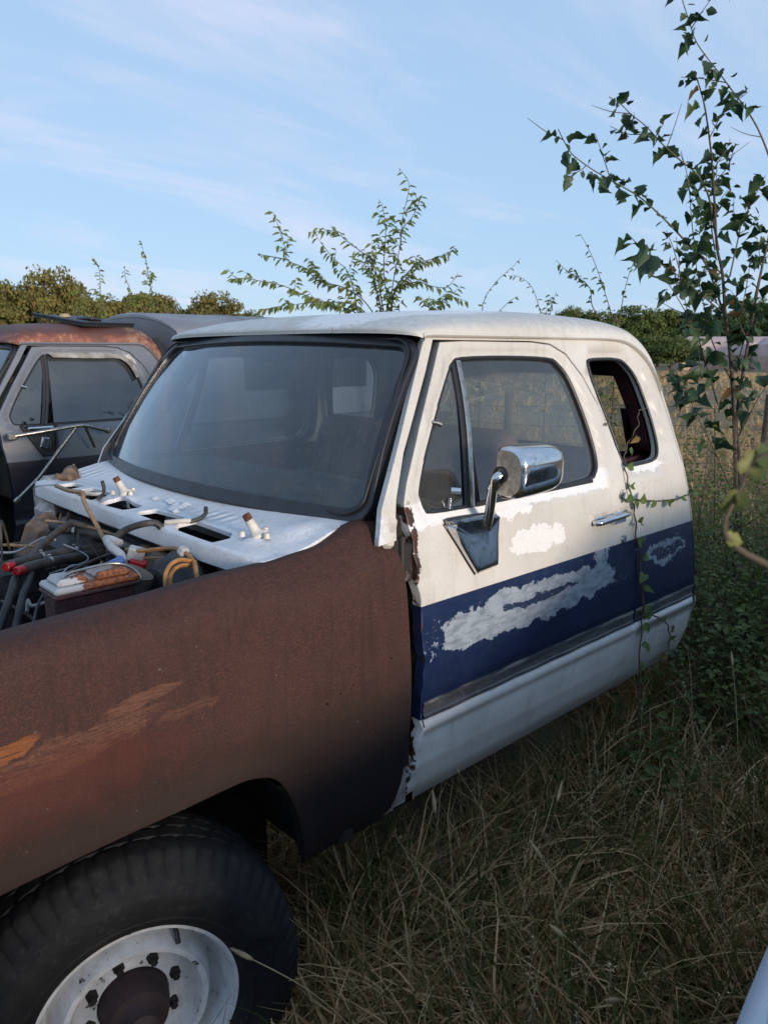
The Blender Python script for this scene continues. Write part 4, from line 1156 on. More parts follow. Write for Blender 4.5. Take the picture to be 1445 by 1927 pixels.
for k in range(5):
    p = (_r.uniform(.72, .98), _r.uniform(2.15, 2.8), _r.uniform(1.02, 1.13))
    MB().box(p, (_r.uniform(.03, .08), _r.uniform(.03, .08), _r.uniform(.03, .08)), rot=tuple(_r.uniform(0, 1, 3)), bev=.008).build('bracket', M[['inner_grey', 'cast', 'tan_lump', 'firewall', 'dull_chrome'][k]], truck)
for p, a, rr in (((.76, 2.365, 1.128), (.8, .25, 0), .0190), ((.88, 2.415, 1.116), (.8, .25, -.05), .0190), ((.77, 2.325, 1.122), (.8, .25, 0), .0170), ((.70, 2.33, 1.128), (.6, .8, .1), .0130), ((.945, 2.57, 1.146), (.5, -.8, 0), .0160)):
    MB().lathe([(rr, -.005), (rr + .0015, -.004), (rr + .0015, .004), (rr, .005)], p, a, 16).box(Vector(p) + Vector((0, 0, rr + .003)), (.012, .008, .008), bev=.002).build('hose_clamp', M['dull_chrome'], truck)
# inner fender apron + lower bay clutter
MB().box((.45, Y0 + .21, .98), (1.7, .03, .34), bev=.01).box((.40, Y0 + .30, .82), (1.5, .18, .03), bev=.01).build('inner_fender', M['dark'], truck)
MB().box((.72, 2.50, .98), (.34, .30, .20), rot=(0, .1, .3), bev=.05).tube([(.45, 2.3, .9), (.8, 2.45, 1.0), (1.0, 2.5, 1.0)], .03, 10).build('heater_housing', M['dark'], truck)
for y in (Y0 + .55, Y0 + BW - .55):
    MB().box((1.3, y, .40), (4.2, .08, .15), bev=.01).build('frame_rail', M['dark'], truck)
MB().tube([(.56, Y0 + .10, .27), (.56, Y0 + BW - .1, .27)], .05, 12).build('axle', M['dark'], truck)

# front fender: section swept along the truck with the wheel opening cut out
FS = [(1.575, 1.10), (1.568, 1.17), (1.558, 1.196), (1.540, 1.208), (1.510, 1.213), (1.470, 1.213), (1.440, 1.206), (1.422, 1.190), (1.411, 1.160), (1.405, 1.10), (1.401, 1.0), (1.400, .90), (1.401, .80), (1.405, .70), (1.412, .60), (1.426, .50), (1.452, .42), (1.49, .38)]
FSp = spline(FS, 6); _d = np.concatenate([[0], np.cumsum(np.linalg.norm(np.diff(FSp, axis=0), axis=1))])
def fsec(sv): return np.interp(sv, _d, FSp[:, 0]), np.interp(sv, _d, FSp[:, 1])
def sz(z):      # arc position of height z on the outer face
    k = FSp[:, 1].argmax(); return float(np.interp(-z, -FSp[k:, 1], _d[k:]))
ARCH = [(.10, .40), (.105, .52), (.13, .64), (.19, .72), (.28, .752), (.40, .758), (.60, .764), (.80, .768), (.88, .762), (.942, .735), (.985, .668), (1.022, .560), (1.040, .462)]
arch_uv = [(x, sz(z)) for x, z in spline(ARCH, 3)]
def fender_surf(uv):
    y, z = fsec(uv[:, 1]); x = uv[:, 0]
    up_w = np.clip((.30 - uv[:, 1]) / .22, 0, 1) ** .8
    z = z + (.006 + .030 * np.clip((x - .4) / .65, 0, 1.15)) * np.clip((.235 - uv[:, 1]) / .06, 0, 1)
    t = np.clip((x - 1.14) / .17, 0, 1); t = t * t * (3 - 2 * t)
    z = z + .062 * t * up_w
    y = y - .045 * t * np.clip((.16 - uv[:, 1]) / .16, 0, 1)
    y = y + .05 * np.clip((.2 - x) / .8, 0, 1) ** 2
    dd = seg_dist(uv, arch_uv, False); y = y - .007 * np.exp(-(dd / .03) ** 2) + .002 * np.exp(-((dd - .07) / .03) ** 2)
    y = y + .0025 * np.sin(x * 11 + 1) * np.sin(uv[:, 1] * 13) + .0015 * np.sin(x * 23)
    z = z + .002 * np.sin(x * 17)
    return np.stack([x, y, z], 1)
smax = sz(.415)
outl = [(-.75, .02), (1.12, .02), (1.20, .03), (1.27, .05), (1.318, .055), (1.338, .075), (1.352, .16), (1.372, .23), (1.390, .33), (1.401, sz(.88)), (1.404, sz(.75)), (1.399, sz(.63)), (1.384, sz(.53)), (1.360, sz(.455)), (1.32, sz(.425)), (1.26, smax), (1.06, smax)] + arch_uv[::-1] + [(.07, smax), (-.75, smax)]
# holes where the badge was pinned
HOL = []
for x, z in ((1.105, .874), (1.150, .886), (1.194, .896), (1.326, .936)):
    HOL.append([(x + .0052 * math.cos(a), sz(z) + .0052 * math.sin(a)) for a in np.linspace(0, 2 * math.pi, 9)[:-1]])
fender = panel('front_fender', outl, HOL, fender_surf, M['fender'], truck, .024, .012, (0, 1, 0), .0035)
fender["label"] = "rusted brown front fender with orange streaks"
BASE[fender.name] = Vector((0, 0, 0))
Pa = fender_surf(np.array(arch_uv)); 
rows = [[p + np.array([0, .006, 0]), p + np.array([0, .030, 0]), p + np.array([0, .034, 0]) + .012 * np.array([np.sign(p[0] - .55) * .6, 0, .6])] for p in Pa]
grid('arch_flange', rows, M['dark'], fender, 30)
MB().tube([(1.036, Y0 + .032, .50), (1.028, Y0 + .030, .57), (1.010, Y0 + .026, .63), (.990, Y0 + .026, .67)], [.002, .006, .005, .002], 8).build('arch_edge_bare', M['inner_grey'], fender)
# wheel well behind
rows = []
for a in np.linspace(6, 174, 21):
    x = .56 + .54 * math.cos(R(a)); z = .36 + .50 * math.sin(R(a)) ** 1.0 if math.sin(R(a)) > 0 else .36 + .3 * math.sin(R(a))
    rows.append([(x, y, z) for y in (Y0 + .05, Y0 + .15, Y0 + .35, Y0 + .52)])
grid('wheel_well', rows, M['dark'], truck, 40)
MB().box((1.20, Y0 + .14, .72), (.05, .20, .62), bev=.01).build('splash_shield', M['dark'], truck)
MB().box((.60, Y0 + .53, .45), (1.30, .03, 1.0), bev=.01).build('wheel_well_wall', M['dark'], truck)
fw_wheel = wheel_set(truck, (.575, 1.432, .272), R(-13), M['rim'])
# raised outline letters on the tyre wall
_ax = Vector((math.sin(R(-13)), -math.cos(R(-13)), 0)); _fw = Vector((math.cos(R(-13)), math.sin(R(-13)), 0))
def wall_pt(r_, deg_): return Vector((.575, 1.432, .272)) + _ax * .0365 + (_fw * math.cos(R(deg_)) + Vector((0, 0, 1)) * math.sin(R(deg_))) * r_
for glyph in ([(.299, 23), (.330, 23), (.330, 17.5), (.322, 17.5), (.322, 21.4), (.318, 21.4), (.318, 18.4), (.311, 18.4), (.311, 21.4), (.306, 21.4), (.306, 17.5), (.299, 17.5), (.299, 23)],
              [(.299, 15), (.330, 15), (.330, 13.3), (.307, 13.3), (.307, 9.5), (.299, 9.5), (.299, 15)]):
    V, F = tube_geo([wall_pt(*g) for g in glyph], .0011, 5)
    obj('raised_letter', mesh('raised_letter', V, F, True), M['tyre'], fw_wheel)
wheel_set(truck, (.575, Y0 + BW - .06, .272), R(-13), M['rim'], side=1, detail=False, parts=False)
# loose things behind the windshield
tube('loose_cable', [(1.362, 1.572, 1.302), (1.362, 1.594, 1.349), (1.362, 1.652, 1.366), (1.365, 1.722, 1.342), (1.365, 1.757, 1.318), (1.36, 1.765, 1.335), (1.36, 1.795, 1.329)], .006, M['yellow_wire'], truck)
# ------------------------------------------------------------------ second truck, parked alongside
DY = 3.50
truck2 = empty('pickup_truck', (1.6, Y0 + DY + BW / 2, GZ), 'dark grey primer pickup with a rusted brown roof, parked behind the white one', 'pickup truck')
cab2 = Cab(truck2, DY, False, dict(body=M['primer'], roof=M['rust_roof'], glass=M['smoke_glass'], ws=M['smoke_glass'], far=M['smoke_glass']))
cab2.shell(.05); cab2.windshield(); d2 = cab2.door(False); cab2.door(True); cab2.interior(False)
Y2 = Y0 + DY
# rain guard over the side window
top = [p for p in WIN if p[1] > 1.56 and p[0] > 1.77]
top = sorted(top, key=lambda p: math.atan2(p[1] - 1.5, p[0] - 2.05), reverse=True)
P1 = cab2.curve3(top, False, -.002)
rows = []
for p, q in zip(P1, top):
    c = np.array([2.05, 0, 1.50]); v = (c - np.array([q[0], 0, q[1]])); v /= np.linalg.norm(v)
    rows.append([p - v * .012 + [0, .004, 0], p - v * .008 + [0, -.010, 0], p + v * .012 + [0, -.020, 0], p + v * .028 + [0, -.018, 0]])
grid('rain_guard', rows, M['inner_grey'], d2, 50)
# open mirror bracket: chrome rim with the mount plate inside
y2 = lambda z: Y2 + float(off(z))
O2 = smooth_loop([(1.545, 1.285), (1.56, 1.297), (1.725, 1.292), (1.737, 1.28), (1.730, 1.130), (1.715, 1.118), (1.655, 1.116), (1.640, 1.124)], 3)
V, F = tube_geo([(p[0], y2(p[1]) - .012, p[1]) for p in list(O2) + [O2[0]]], .009, 8, False)
br2 = obj('mirror_bracket', mesh('mirror_bracket', V, F, True), M['rubber'], d2); BASE[br2.name] = Vector((0, 0, 0))
panel('bracket_plate', O2, [], cab2.side(False, -.006), M['black'], d2, .05, .01, (0, 1, 0))
b = MB(); b.box((1.645, y2(1.28) - .022, 1.281), (.16, .03, .022), bev=.008).tube([(1.69, y2(1.2) - .02, 1.24), (1.685, y2(1.2) - .02, 1.15)], .006, 8).box((1.66, y2(1.2) - .015, 1.19), (.05, .02, .07), rot=(0, .3, 0), bev=.005)
b.build('bracket_insert', M['chrome'], d2)
# chrome arms of the missing towing mirror
arm = MB()
arm.tube(spline([(1.455, Y2 - .11, 1.255), (1.62, Y2 - .15, 1.276), (1.79, Y2 - .175, 1.297), (1.85, Y2 - .18, 1.296), (1.92, Y2 - .16, 1.278), (2.01, Y2 - .12, 1.250)], 5), .012, 10)
arm.tube([(1.80, Y2 - .175, 1.295), (1.555, Y2 - .16, 1.003), (1.43, Y2 - .16, .895)], [.011, .011, .011, .010], 10)
arm.tube([(1.85, Y2 - .175, 1.292), (1.93, Y2 - .10, 1.150)], .009, 8)
arm.box((1.440, Y2 - .105, 1.252), (.06, .03, .045), bev=.008).box((2.018, Y2 - .11, 1.248), (.04, .03, .035), bev=.008).box((1.415, Y2 - .16, .880), (.045, .025, .03), rot=(0, -.7, 0), bev=.008)
arm.build('mirror_arm', M['dull_chrome'], d2)
MB().lathe([(.0, .006), (.009, .005), (.012, 0)], (1.64, y2(1.09) - .001, 1.09), (0, -1, 0), 10).build('bolt', M['dull_chrome'], d2)
MB().lathe([(.0, .006), (.009, .005), (.012, 0)], (1.735, y2(1.09) - .001, 1.09), (0, -1, 0), 10).build('bolt', M['dull_chrome'], d2)
for x, z in ((1.565, 1.318), (1.615, 1.338)):
    MB().tube([(x, y2(z) + .01, z - .006), (x, y2(z) + .004, z + .010)], [.010, .012], 10).build('vent_latch', M['chrome'], d2)
MB().tube([(1.585, y2(1.53) + .010, 1.538), (1.605, y2(1.53), 1.532), (1.618, y2(1.53), 1.527)], .007, 8).build('vent_latch', M['chrome'], d2)
# front clip: fenders and hood, engine bay closed; bed
def xfend(y_side, sg):
    sec = [(.16, 1.19), (.12, 1.215), (.05, 1.205), (.015, 1.17), (.003, 1.05), (.0, .9), (.003, .78), (.01, .70)]
    rows = [[(x, y_side + sg * (o + (.06 if x < -.4 else 0)), z + .0 - (.03 if x < -.3 else 0)) for o, z in sec] for x in np.linspace(-.85, 1.36, 16)]
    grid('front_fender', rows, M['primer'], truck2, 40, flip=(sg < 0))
xfend(Y2, 1); xfend(Y2 + BW, -1)
rows = [[(x, Y2 + .17 + u * (BW - .34), 1.19 + .05 * math.sin(math.pi * u) ** .5 - .02 * (x < -.3)) for u in np.linspace(0, 1, 13)] for x in np.linspace(-.85, 1.22, 10)]
grid('hood', rows, M['primer'], truck2, 40)
MB().box((-.86, Y2 + BW / 2, .90), (.06, BW - .1, .50), bev=.02).build('grille', M['black'], truck2)
MB().box((1.25, Y2 + BW / 2, .62), (4.0, BW - .40, .12), bev=.02).build('frame', M['dark'], truck2)
MB().box((1.06, Y2 + BW / 2, 1.0), (.06, BW - .25, .7)).build('firewall', M['dark'], truck2)
for sg in (0, 1):
    MB().box((3.75, Y2 + .05 + sg * (BW - .10), .98), (2.15, .06, .52), bev=.02).build('bed_side', M['primer'], truck2)
MB().box((3.75, Y2 + BW / 2, .76), (2.13, BW - .16, .05)).build('bed_floor', M['dark'], truck2)
for x, y, sd in ((.55, Y2 + .06, -1), (.55, Y2 + BW - .06, 1), (3.9, Y2 + .06, -1), (3.9, Y2 + BW - .06, 1)):
    wheel_set(truck2, (x, y, .29), 0, M['rim'], side=sd, parts=False, detail=False)
# camper shell over the bed
shell = empty('camper_shell', (3.6, Y2 + BW / 2, 1.24), 'plain grey camper shell on the bed behind the rusted roof', 'camper shell')
def shell_row(x, k=1.0, zb=1.245):
    r = []
    for u in np.linspace(-1, 1, 33):
        a = abs(u)
        hw = .93
        if a > .93: z = zb + (1.855 - zb) * (1 - (a - .93) / .07) ; y = u * hw + (0 if u < 0 else 0); y = math.copysign(.865 + (a - .93), u)
        else: z = 1.855 + .185 * (1 - (a / .93) ** 2.2) ** .8 * k; y = u * .93
        r.append((x, Y2 + BW / 2 + y, z))
    return r
xs = [2.66, 2.665, 2.70, 2.80, 3.1, 3.4, 3.405, 3.43, 3.435, 3.8, 4.2, 4.6, 4.75]
rows = [shell_row(x, .80 if i < 1 else .92 if i < 2 else 1.0 + (.04 if i in (6, 7) else 0)) for i, x in enumerate(xs)]
grid('shell_top', rows, M['grey_shell'], shell, 40, flip=True)
fr = shell_row(2.655, .78)
MB().add(fr + [(2.655, Y2 + BW / 2 - .86, 1.245)], [tuple(range(33))]).build('shell_front', M['grey_shell'], shell)
MB().box((2.645, Y2 + BW / 2, 1.60), (.02, 1.1, .36), bev=.005).build('shell_window', M['black'], shell)
for yy in (-.945, ):
    MB().box((3.75, Y2 + BW / 2 + yy + .03, 1.60), (1.2, .012, .28), bev=.004).build('shell_side_window', M['black'], shell)
# black tube edge between cab and shell
MB().tube([(2.60, Y2 + .13, 1.62), (2.575, Y2 + .20, 1.76), (2.55, Y2 + .24, 1.83)], .028, 8).build('shell_seal', M['rubber'], shell)
# black window frame lying on the roof
fr_ = MB(); 
_A, _B, _C = Vector((1.935, 5.71, 1.985)), Vector((2.05, 5.12, 1.908)), Vector((2.45, 5.23, 1.912)); _D = _A + _C - _B; _t = Vector((0, 0, .018))
MB().add([_A, _B, _C, _D, _A + _t, _B + _t, _C + _t, _D + _t], [(3, 2, 1, 0), (4, 5, 6, 7), (0, 1, 5, 4), (1, 2, 6, 5), (2, 3, 7, 6), (3, 0, 4, 7)]).build('panel_board', M['black'])
pb = bpy.data.objects['panel_board']; pb.name = 'window_frame'
tag(pb, 'flat black frame lying on the rusted roof', 'window frame')
BASE[pb.name] = Vector((0, 0, 0))
MB().tube([_B + _t * 1.3, _C + _t * 1.3], .008, 6).tube([_A + _t * 1.3, _B + _t * 1.3], .008, 6).build('frame_bead', M['rubber'], pb)
MB().box((2.22, 5.45, 1.965), (.10, .16, .025), rot=(0, .1, .4), bev=.01).build('latch', M['rubber'], pb)
bowl = MB().lathe([(.04, 0), (.038, .012), (.025, .022), (.0, .026)], (2.12, 5.62, 1.985), (0, 0, 1), 20).build('roof_cap', M['hay'])
tag(bowl, 'small tan dome lying on the black frame on the rusted roof', 'cap')

# ------------------------------------------------------------------ pale car beside the camera
CA = R(7.0)
car = empty('parked_car', (2.95, -.35, GZ), 'pale blue car at the lower right corner, only its fender edge showing', 'car')
def car_pt(u, v, z):     # u along the car from its nose, v across (0 = side next to the truck)
    return (.45 + u * math.cos(CA) + v * math.sin(CA), .272 + u * math.sin(CA) - v * math.cos(CA), z)
CW = 1.74
def car_row(u, zs, zt, tuck, nose):
    sec = [(.06, .22), (.015, .34), (.0, .55), (.004, .72), (.02, .82)]
    left = [(v + tuck, z if z < .8 else zs - .04) for v, z in sec] + [(.05 + tuck, zs - .012), (.10 + tuck, zs), (.35, zt - .008), (.60, zt)]
    pts = left + [(CW - v, z) for v, z in left[::-1]]
    return [car_pt(u + nose * ((v - CW / 2) / (CW / 2)) ** 2, v, z) for v, z in pts]
spec = [(0, .70, .72, .05, .16), (.03, .80, .82, .04, .15), (.12, .86, .885, .02, .11), (.4, .90, .93, .005, .04), (.9, .92, .965, 0, 0), (1.25, .93, .98, 0, 0), (2.2, .94, .96, 0, 0), (3.3, .95, .97, 0, 0), (3.6, .95, .985, 0, 0), (4.2, .95, .98, .01, -.03), (4.45, .93, .95, .03, -.10), (4.5, .72, .74, .05, -.14)]
rows = []
P = np.array([car_row(*q) for q in spec])
Pf = np.array([spline(P[:, j], 4) for j in range(P.shape[1])]).transpose(1, 0, 2)
grid('body', Pf, M['car'], car, 60, flip=True)
gh = [(1.15, .97, .10, .62), (1.75, 1.29, .24, .60), (2.0, 1.32, .25, .60), (2.8, 1.32, .25, .60), (3.1, 1.29, .24, .60), (3.75, .97, .12, .62)]
rows = []
for u, z, v, w in gh:
    rows.append([car_pt(u, vv, zz_) for vv, zz_ in ((.09, .93), ((.09 + v) / 2, (.93 + z) / 2), (v, z - .02), (v + .08, z), (CW / 2, z + .02), (CW - v - .08, z), (CW - v, z - .02), (CW - (.09 + v) / 2, (.93 + z) / 2), (CW - .09, .93))])
grid('cabin', rows, M['car_glass'], car, 50, flip=True)
rows = [[car_pt(u, vv, zz_ + .006) for vv, zz_ in ((v - .01, z - .03), (v + .08, z), (CW / 2, z + .02), (CW - v - .08, z), (CW - v + .01, z - .03))] for u, z, v, w in gh[1:5]]
grid('roof', rows, M['car'], car, 50, flip=True)
for v in (.25, CW - .25):
    MB().box(car_pt(.03, v, .62), (.06, .34, .13), rot=(0, 0, CA), bev=.02).build('headlight', M['chrome'], car)
MB().box(car_pt(-.03, CW / 2, .42), (.10, 1.5, .18), rot=(0, 0, CA), bev=.03).build('bumper', M['car'], car)
for u in (.85, 3.55):
    for v, sd in ((.14, 1), (CW - .14, -1)):
        p = car_pt(u, v, .20); wheel_set(car, p, CA, M['rim'], side=sd, parts=False, detail=False)

# second pale car, added out of frame behind the photographer to shade the lower fender
def copy_tree(o, parent=None, inv=None):
    c = o.copy(); COL.objects.link(c)
    if parent is not None: c.parent = parent; c.matrix_parent_inverse = o.matrix_parent_inverse.copy()
    for ch in o.children: copy_tree(ch, c)
    return c
car2 = copy_tree(car); car2.location = Vector(car.location) + Vector((-4.75, -1.15, 0)); BASE[car2.name] = Vector(car2.location)
car2["label"] = 'second pale car added behind the photographer to shade the fender, seen only in reflections'
# ------------------------------------------------------------------ shed, bale, wire fence in the far field
shed = empty('shed', (75.3, 32.5, GZ), 'long pale pink gambrel-roofed shed across the field', 'shed')
hd = np.array([math.cos(R(47.18)), math.sin(R(47.18))]); rt = np.array([hd[1], -hd[0]])
A0 = np.array([72.7, 34.9]); ux = rt * 1.0; uy = hd
gam = [(0, GZ), (0, 1.35), (.35, 2.45), (1.3, 3.05), (2.6, 3.15), (3.9, 3.05), (4.85, 2.45), (5.2, 1.35), (5.2, GZ)]
def shp(l, d): return A0 + ux * l + uy * d
def sr(l, pts): return [(*shp(l + (.10 if i in (0,) else 0), d), z) for i, (d, z) in enumerate(pts)]
grid('wall', [sr(l, gam[:2]) for l in np.linspace(0, 9.4, 2)], M['barn'], shed, 30)
grid('wall', [sr(l, gam[-2:]) for l in np.linspace(0, 9.4, 2)], M['barn'], shed, 30)
grid('roof', [[(*shp(l, d - (.12 if d < .1 else -.12 if d > 5.1 else 0)), z) for d, z in gam[1:-1]] for l in (-.1, 9.5)], M['barn_roof'], shed, 30)
for l in (0., 9.4):
    MB().add([(*shp(l, d), z) for d, z in gam], [tuple(range(9))]).build('gable_end', M['barn_end'] if l > 5 else M['barn'], shed)
for k in range(10):
    l = .3 + k * .98
    MB().add([(*shp(l, -.03), GZ), (*shp(l + .05, -.03), GZ), (*shp(l + .05, -.03), 1.33), (*shp(l, -.03), 1.33)], [(0, 1, 2, 3)]).build('batten', M['barn_roof'], shed)
pa = [shp(7.2, -.05), shp(8.2, -.05)]
MB().add([(*pa[0], GZ), (*pa[1], GZ), (*pa[1], 1.25), (*pa[0], 1.25)], [(0, 1, 2, 3)]).build('door', M['barn_end'], shed)
shed2 = empty('shed', (79, 29, GZ), 'small cream shed with a rounded roof at the right edge of the field', 'shed')
A0 = np.array([75.6, 29.6]) - hd * 6 - rt * .6
g2 = [(x, z) for x, z in gam]
grid('wall', [[(*(A0 + rt * a + hd * l), z) for a, z in ((0, GZ), (0, 1.3))] for l in (0, 6)], M['barn'], shed2, 30)
grid('wall', [[(*(A0 + rt * a + hd * l), z) for a, z in ((3.2, GZ), (3.2, 1.3))] for l in (0, 6)], M['barn'], shed2, 30)
grid('roof', [[(*(A0 + rt * a * .62 + hd * l), z * .96) for a, z in gam[1:-1]] for l in (-.1, 6)], M['barn_roof'], shed2, 30)
MB().add([(*(A0 + rt * a * .62), z * .955) for a, z in gam], [tuple(range(9))]).build('gable_end', M['barn_end'], shed2)
MB().box((*(A0 + rt * 1.6 - hd * .03), .8), (.9, .05, 1.7), rot=(0, 0, R(47.18 - 90))).build('door', M['barn'], shed2)

bale = empty('round_bale', (70.6, 34.9, GZ), 'small round tan hay bale standing by the left end of the pink shed', 'hay bale')
bc = Vector((70.9, 34.6, .42)); bax = Vector((hd[0], hd[1], 0))
MB().lathe([(.0, -.6), (.44, -.6), (.52, -.52), (.53, 0), (.52, .52), (.44, .6), (.0, .6)], bc, bax, 24).build('hay', M['hay'], bale)
MB().lathe([(.545, -.66), (.555, -.62), (.545, -.58), (.535, -.62), (.545, -.66)], bc, bax, 24).build('wrap_ring', M['barn'], bale)

fence = empty('wire_fence', (10, 5, GZ), 'sagging rusty woven wire fence across the field behind the big sapling', 'fence')
fa = np.array([6.4, 9.6]); fb = np.array([11.5, -.4])
fdir = (fb - fa) / np.linalg.norm(fb - fa); FL = float(np.linalg.norm(fb - fa))
for i, z in enumerate((.05, .22, .40, .60, .82, 1.06)):
    path = [(*(fa + fdir * l), z + .03 * math.sin(l * 1.7 + i)) for l in np.linspace(0, FL, 40)]
    tube('line_wire', path, .004, M['wire'], fence, 5, 1)
b = MB()
for l in np.arange(.1, FL, .16):
    p = fa + fdir * l; b.tube([(*p, .0), (*(p + fdir * .02 * math.sin(l * 5)), .5), (*p, 1.06)], .0028, 4, False)
vw = b.build('stay_wires', M['wire'], fence); vw["kind"] = 'stuff'
for l in np.arange(.6, FL, 3.1):
    p = fa + fdir * l
    V, F = tube_geo([(*p, GZ), (*(p + [.02, .01]), .6), (*p, 1.25)], [.06, .055, .05], 9)
    obj('fence_post', mesh('fence_post', V, F, True, 60), M['post'], fence)
SAPLING=[[(4.736, 1.883, 0.65), (4.698, 1.905, 0.987), (4.648, 1.94, 1.439), (4.601, 1.971, 1.75), (4.56, 1.996, 1.938), (4.521, 2.02, 2.183), (4.48, 2.046, 2.327), (4.449, 2.061, 2.517), (4.409, 2.086, 2.79), (4.358, 2.121, 3.039), (4.316, 2.147, 3.159), (4.285, 2.164, 3.221)], [(4.588, 2.02, 1.963), (4.435, 2.074, 2.225), (4.301, 2.112, 2.318), (4.191, 2.127, 2.374), (4.056, 2.166, 2.457), (3.908, 2.216, 2.543), (3.781, 2.247, 2.583), (3.662, 2.271, 2.614), (3.539, 2.298, 2.65), (3.416, 2.325, 2.7), (3.329, 2.319, 2.749), (3.256, 2.3, 2.78)], [(4.541, 2.063, 2.319), (4.47, 2.075, 2.464), (4.399, 2.086, 2.606), (4.304, 2.12, 2.709), (4.213, 2.149, 2.751), (4.115, 2.186, 2.806), (4.04, 2.201, 2.839), (3.945, 2.234, 2.903), (3.845, 2.272, 2.954), (3.773, 2.284, 2.985), (3.69, 2.306, 3.01)], [(4.816, 1.944, 2.06), (4.826, 1.89, 2.533), (4.761, 1.905, 2.784), (4.711, 1.906, 2.835), (4.631, 1.935, 2.945), (4.54, 1.974, 3.044), (4.435, 2.025, 3.14), (4.356, 2.053, 3.2), (4.271, 2.086, 3.263), (4.186, 2.119, 3.338), (4.122, 2.133, 3.422), (4.062, 2.144, 3.5), (4.014, 2.142, 3.558)], [(4.566, 2.04, 2.187), (4.413, 2.1, 2.283), (4.322, 2.102, 2.339), (4.239, 2.098, 2.497), (4.169, 2.081, 2.592), (4.092, 2.07, 2.657)], [(4.599, 2.009, 1.933), (4.455, 1.961, 1.954), (4.2, 2.016, 2.078), (3.976, 2.041, 2.16), (3.773, 2.048, 2.207), (3.602, 2.025, 2.249), (3.44, 1.993, 2.281)], [(4.596, 2.013, 1.438), (4.368, 2.053, 1.81), (4.188, 2.05, 1.949), (4.013, 2.042, 2.053), (3.856, 2.017, 2.113)], [(4.653, 1.96, 1.564), (4.447, 2.014, 1.81), (4.297, 2.017, 2.026), (4.169, 1.999, 2.159), (4.053, 1.97, 2.283)], [(4.854, 1.91, 0.626), (4.829, 1.952, 1.101), (4.816, 1.984, 1.364), (4.85, 1.971, 1.813), (4.884, 1.96, 2.101), (4.911, 1.955, 2.256), (4.937, 1.95, 2.409), (4.957, 1.951, 2.555)], [(4.599, 2.01, 2.173), (4.695, 2.023, 2.394), (4.782, 2.044, 2.503), (4.911, 2.028, 2.682), (5.016, 2.033, 2.784)], [(4.526, 2.078, 2.319), (4.574, 2.135, 2.476), (4.651, 2.166, 2.606), (4.726, 2.199, 2.768), (4.794, 2.238, 2.932)], [(4.667, 1.947, 1.626), (4.584, 1.887, 1.81), (4.518, 1.812, 1.925), (4.464, 1.726, 1.978), (4.408, 1.641, 2.027)], [(4.53, 1.801, 0.827), (4.316, 1.863, 1.158), (4.114, 1.913, 1.407), (3.954, 1.926, 1.584), (3.812, 1.921, 1.669)], [(4.703, 1.913, 1.246), (4.605, 1.8, 1.448), (4.504, 1.689, 1.605)], [(4.662, 1.951, 1.626), (4.382, 1.938, 1.661), (4.103, 1.923, 1.58), (3.86, 1.876, 1.547)], [(4.8, 1.96, 1.813), (4.831, 2.033, 1.94), (4.922, 2.051, 2.07), (5.009, 2.073, 2.266), (5.066, 2.122, 2.369)], [(4.628, 1.982, 1.811), (4.375, 1.99, 1.926), (4.172, 1.951, 1.864), (3.946, 1.933, 1.886)]]
CENTRE=[[(4.253, 4.511, 1.583), (4.211, 4.505, 2.076), (4.228, 4.444, 2.294), (4.237, 4.39, 2.521), (4.228, 4.353, 2.753), (4.198, 4.335, 2.941), (4.154, 4.33, 3.074)], [(4.253, 4.511, 1.583), (4.213, 4.549, 2.078), (4.207, 4.555, 2.371), (4.207, 4.555, 2.643), (4.213, 4.549, 2.802), (4.222, 4.541, 2.917)], [(4.213, 4.549, 1.997), (4.155, 4.511, 2.115), (4.06, 4.509, 2.397), (3.945, 4.524, 2.493), (3.82, 4.549, 2.552), (3.709, 4.561, 2.599), (3.56, 4.608, 2.611)], [(4.213, 4.549, 1.915), (4.044, 4.624, 2.055), (3.954, 4.625, 2.167), (3.886, 4.606, 2.349), (3.755, 4.646, 2.465), (3.661, 4.651, 2.559)], [(4.213, 4.549, 1.915), (4.108, 4.697, 2.121), (4.016, 4.833, 2.249), (3.935, 4.96, 2.31), (3.85, 5.09, 2.382), (3.783, 5.203, 2.464), (3.779, 5.257, 2.59), (3.773, 5.315, 2.721), (3.756, 5.381, 2.833)], [(3.791, 5.213, 2.465), (3.668, 5.258, 2.484), (3.554, 5.296, 2.506)], [(4.222, 4.54, 1.833), (4.006, 4.643, 2.034), (3.813, 4.725, 2.11), (3.606, 4.819, 2.188), (3.461, 4.856, 2.221), (3.242, 4.962, 2.257), (3.136, 4.963, 2.299), (3.05, 4.945, 2.318)], [(4.253, 4.512, 1.915), (4.328, 4.524, 2.236), (4.456, 4.487, 2.379), (4.582, 4.452, 2.459), (4.725, 4.401, 2.506), (4.845, 4.372, 2.6)], [(4.253, 4.512, 1.915), (4.236, 4.446, 2.211), (4.308, 4.297, 2.277), (4.367, 4.161, 2.229), (4.405, 4.043, 2.224), (4.421, 3.947, 2.288)], [(4.237, 4.39, 2.521), (4.281, 4.395, 2.66), (4.366, 4.361, 2.769), (4.434, 4.344, 2.909)], [(4.222, 4.54, 1.833), (3.976, 4.564, 2.082), (3.725, 4.592, 2.089), (3.463, 4.63, 2.107), (3.16, 4.706, 2.046)], [(4.268, 4.497, 1.833), (4.451, 4.238, 2.055), (4.476, 4.123, 2.15), (4.516, 3.995, 2.146)], [(4.237, 4.526, 1.833), (4.205, 4.647, 2.245), (4.204, 4.739, 2.413), (4.28, 4.759, 2.583)], [(4.274, 4.492, 2.219), (4.359, 4.413, 2.339), (4.383, 4.391, 2.439), (4.397, 4.378, 2.518)], [(4.253, 4.512, 1.833), (4.357, 4.233, 2.031), (4.305, 4.1, 2.083), (4.202, 4.014, 2.133)]]
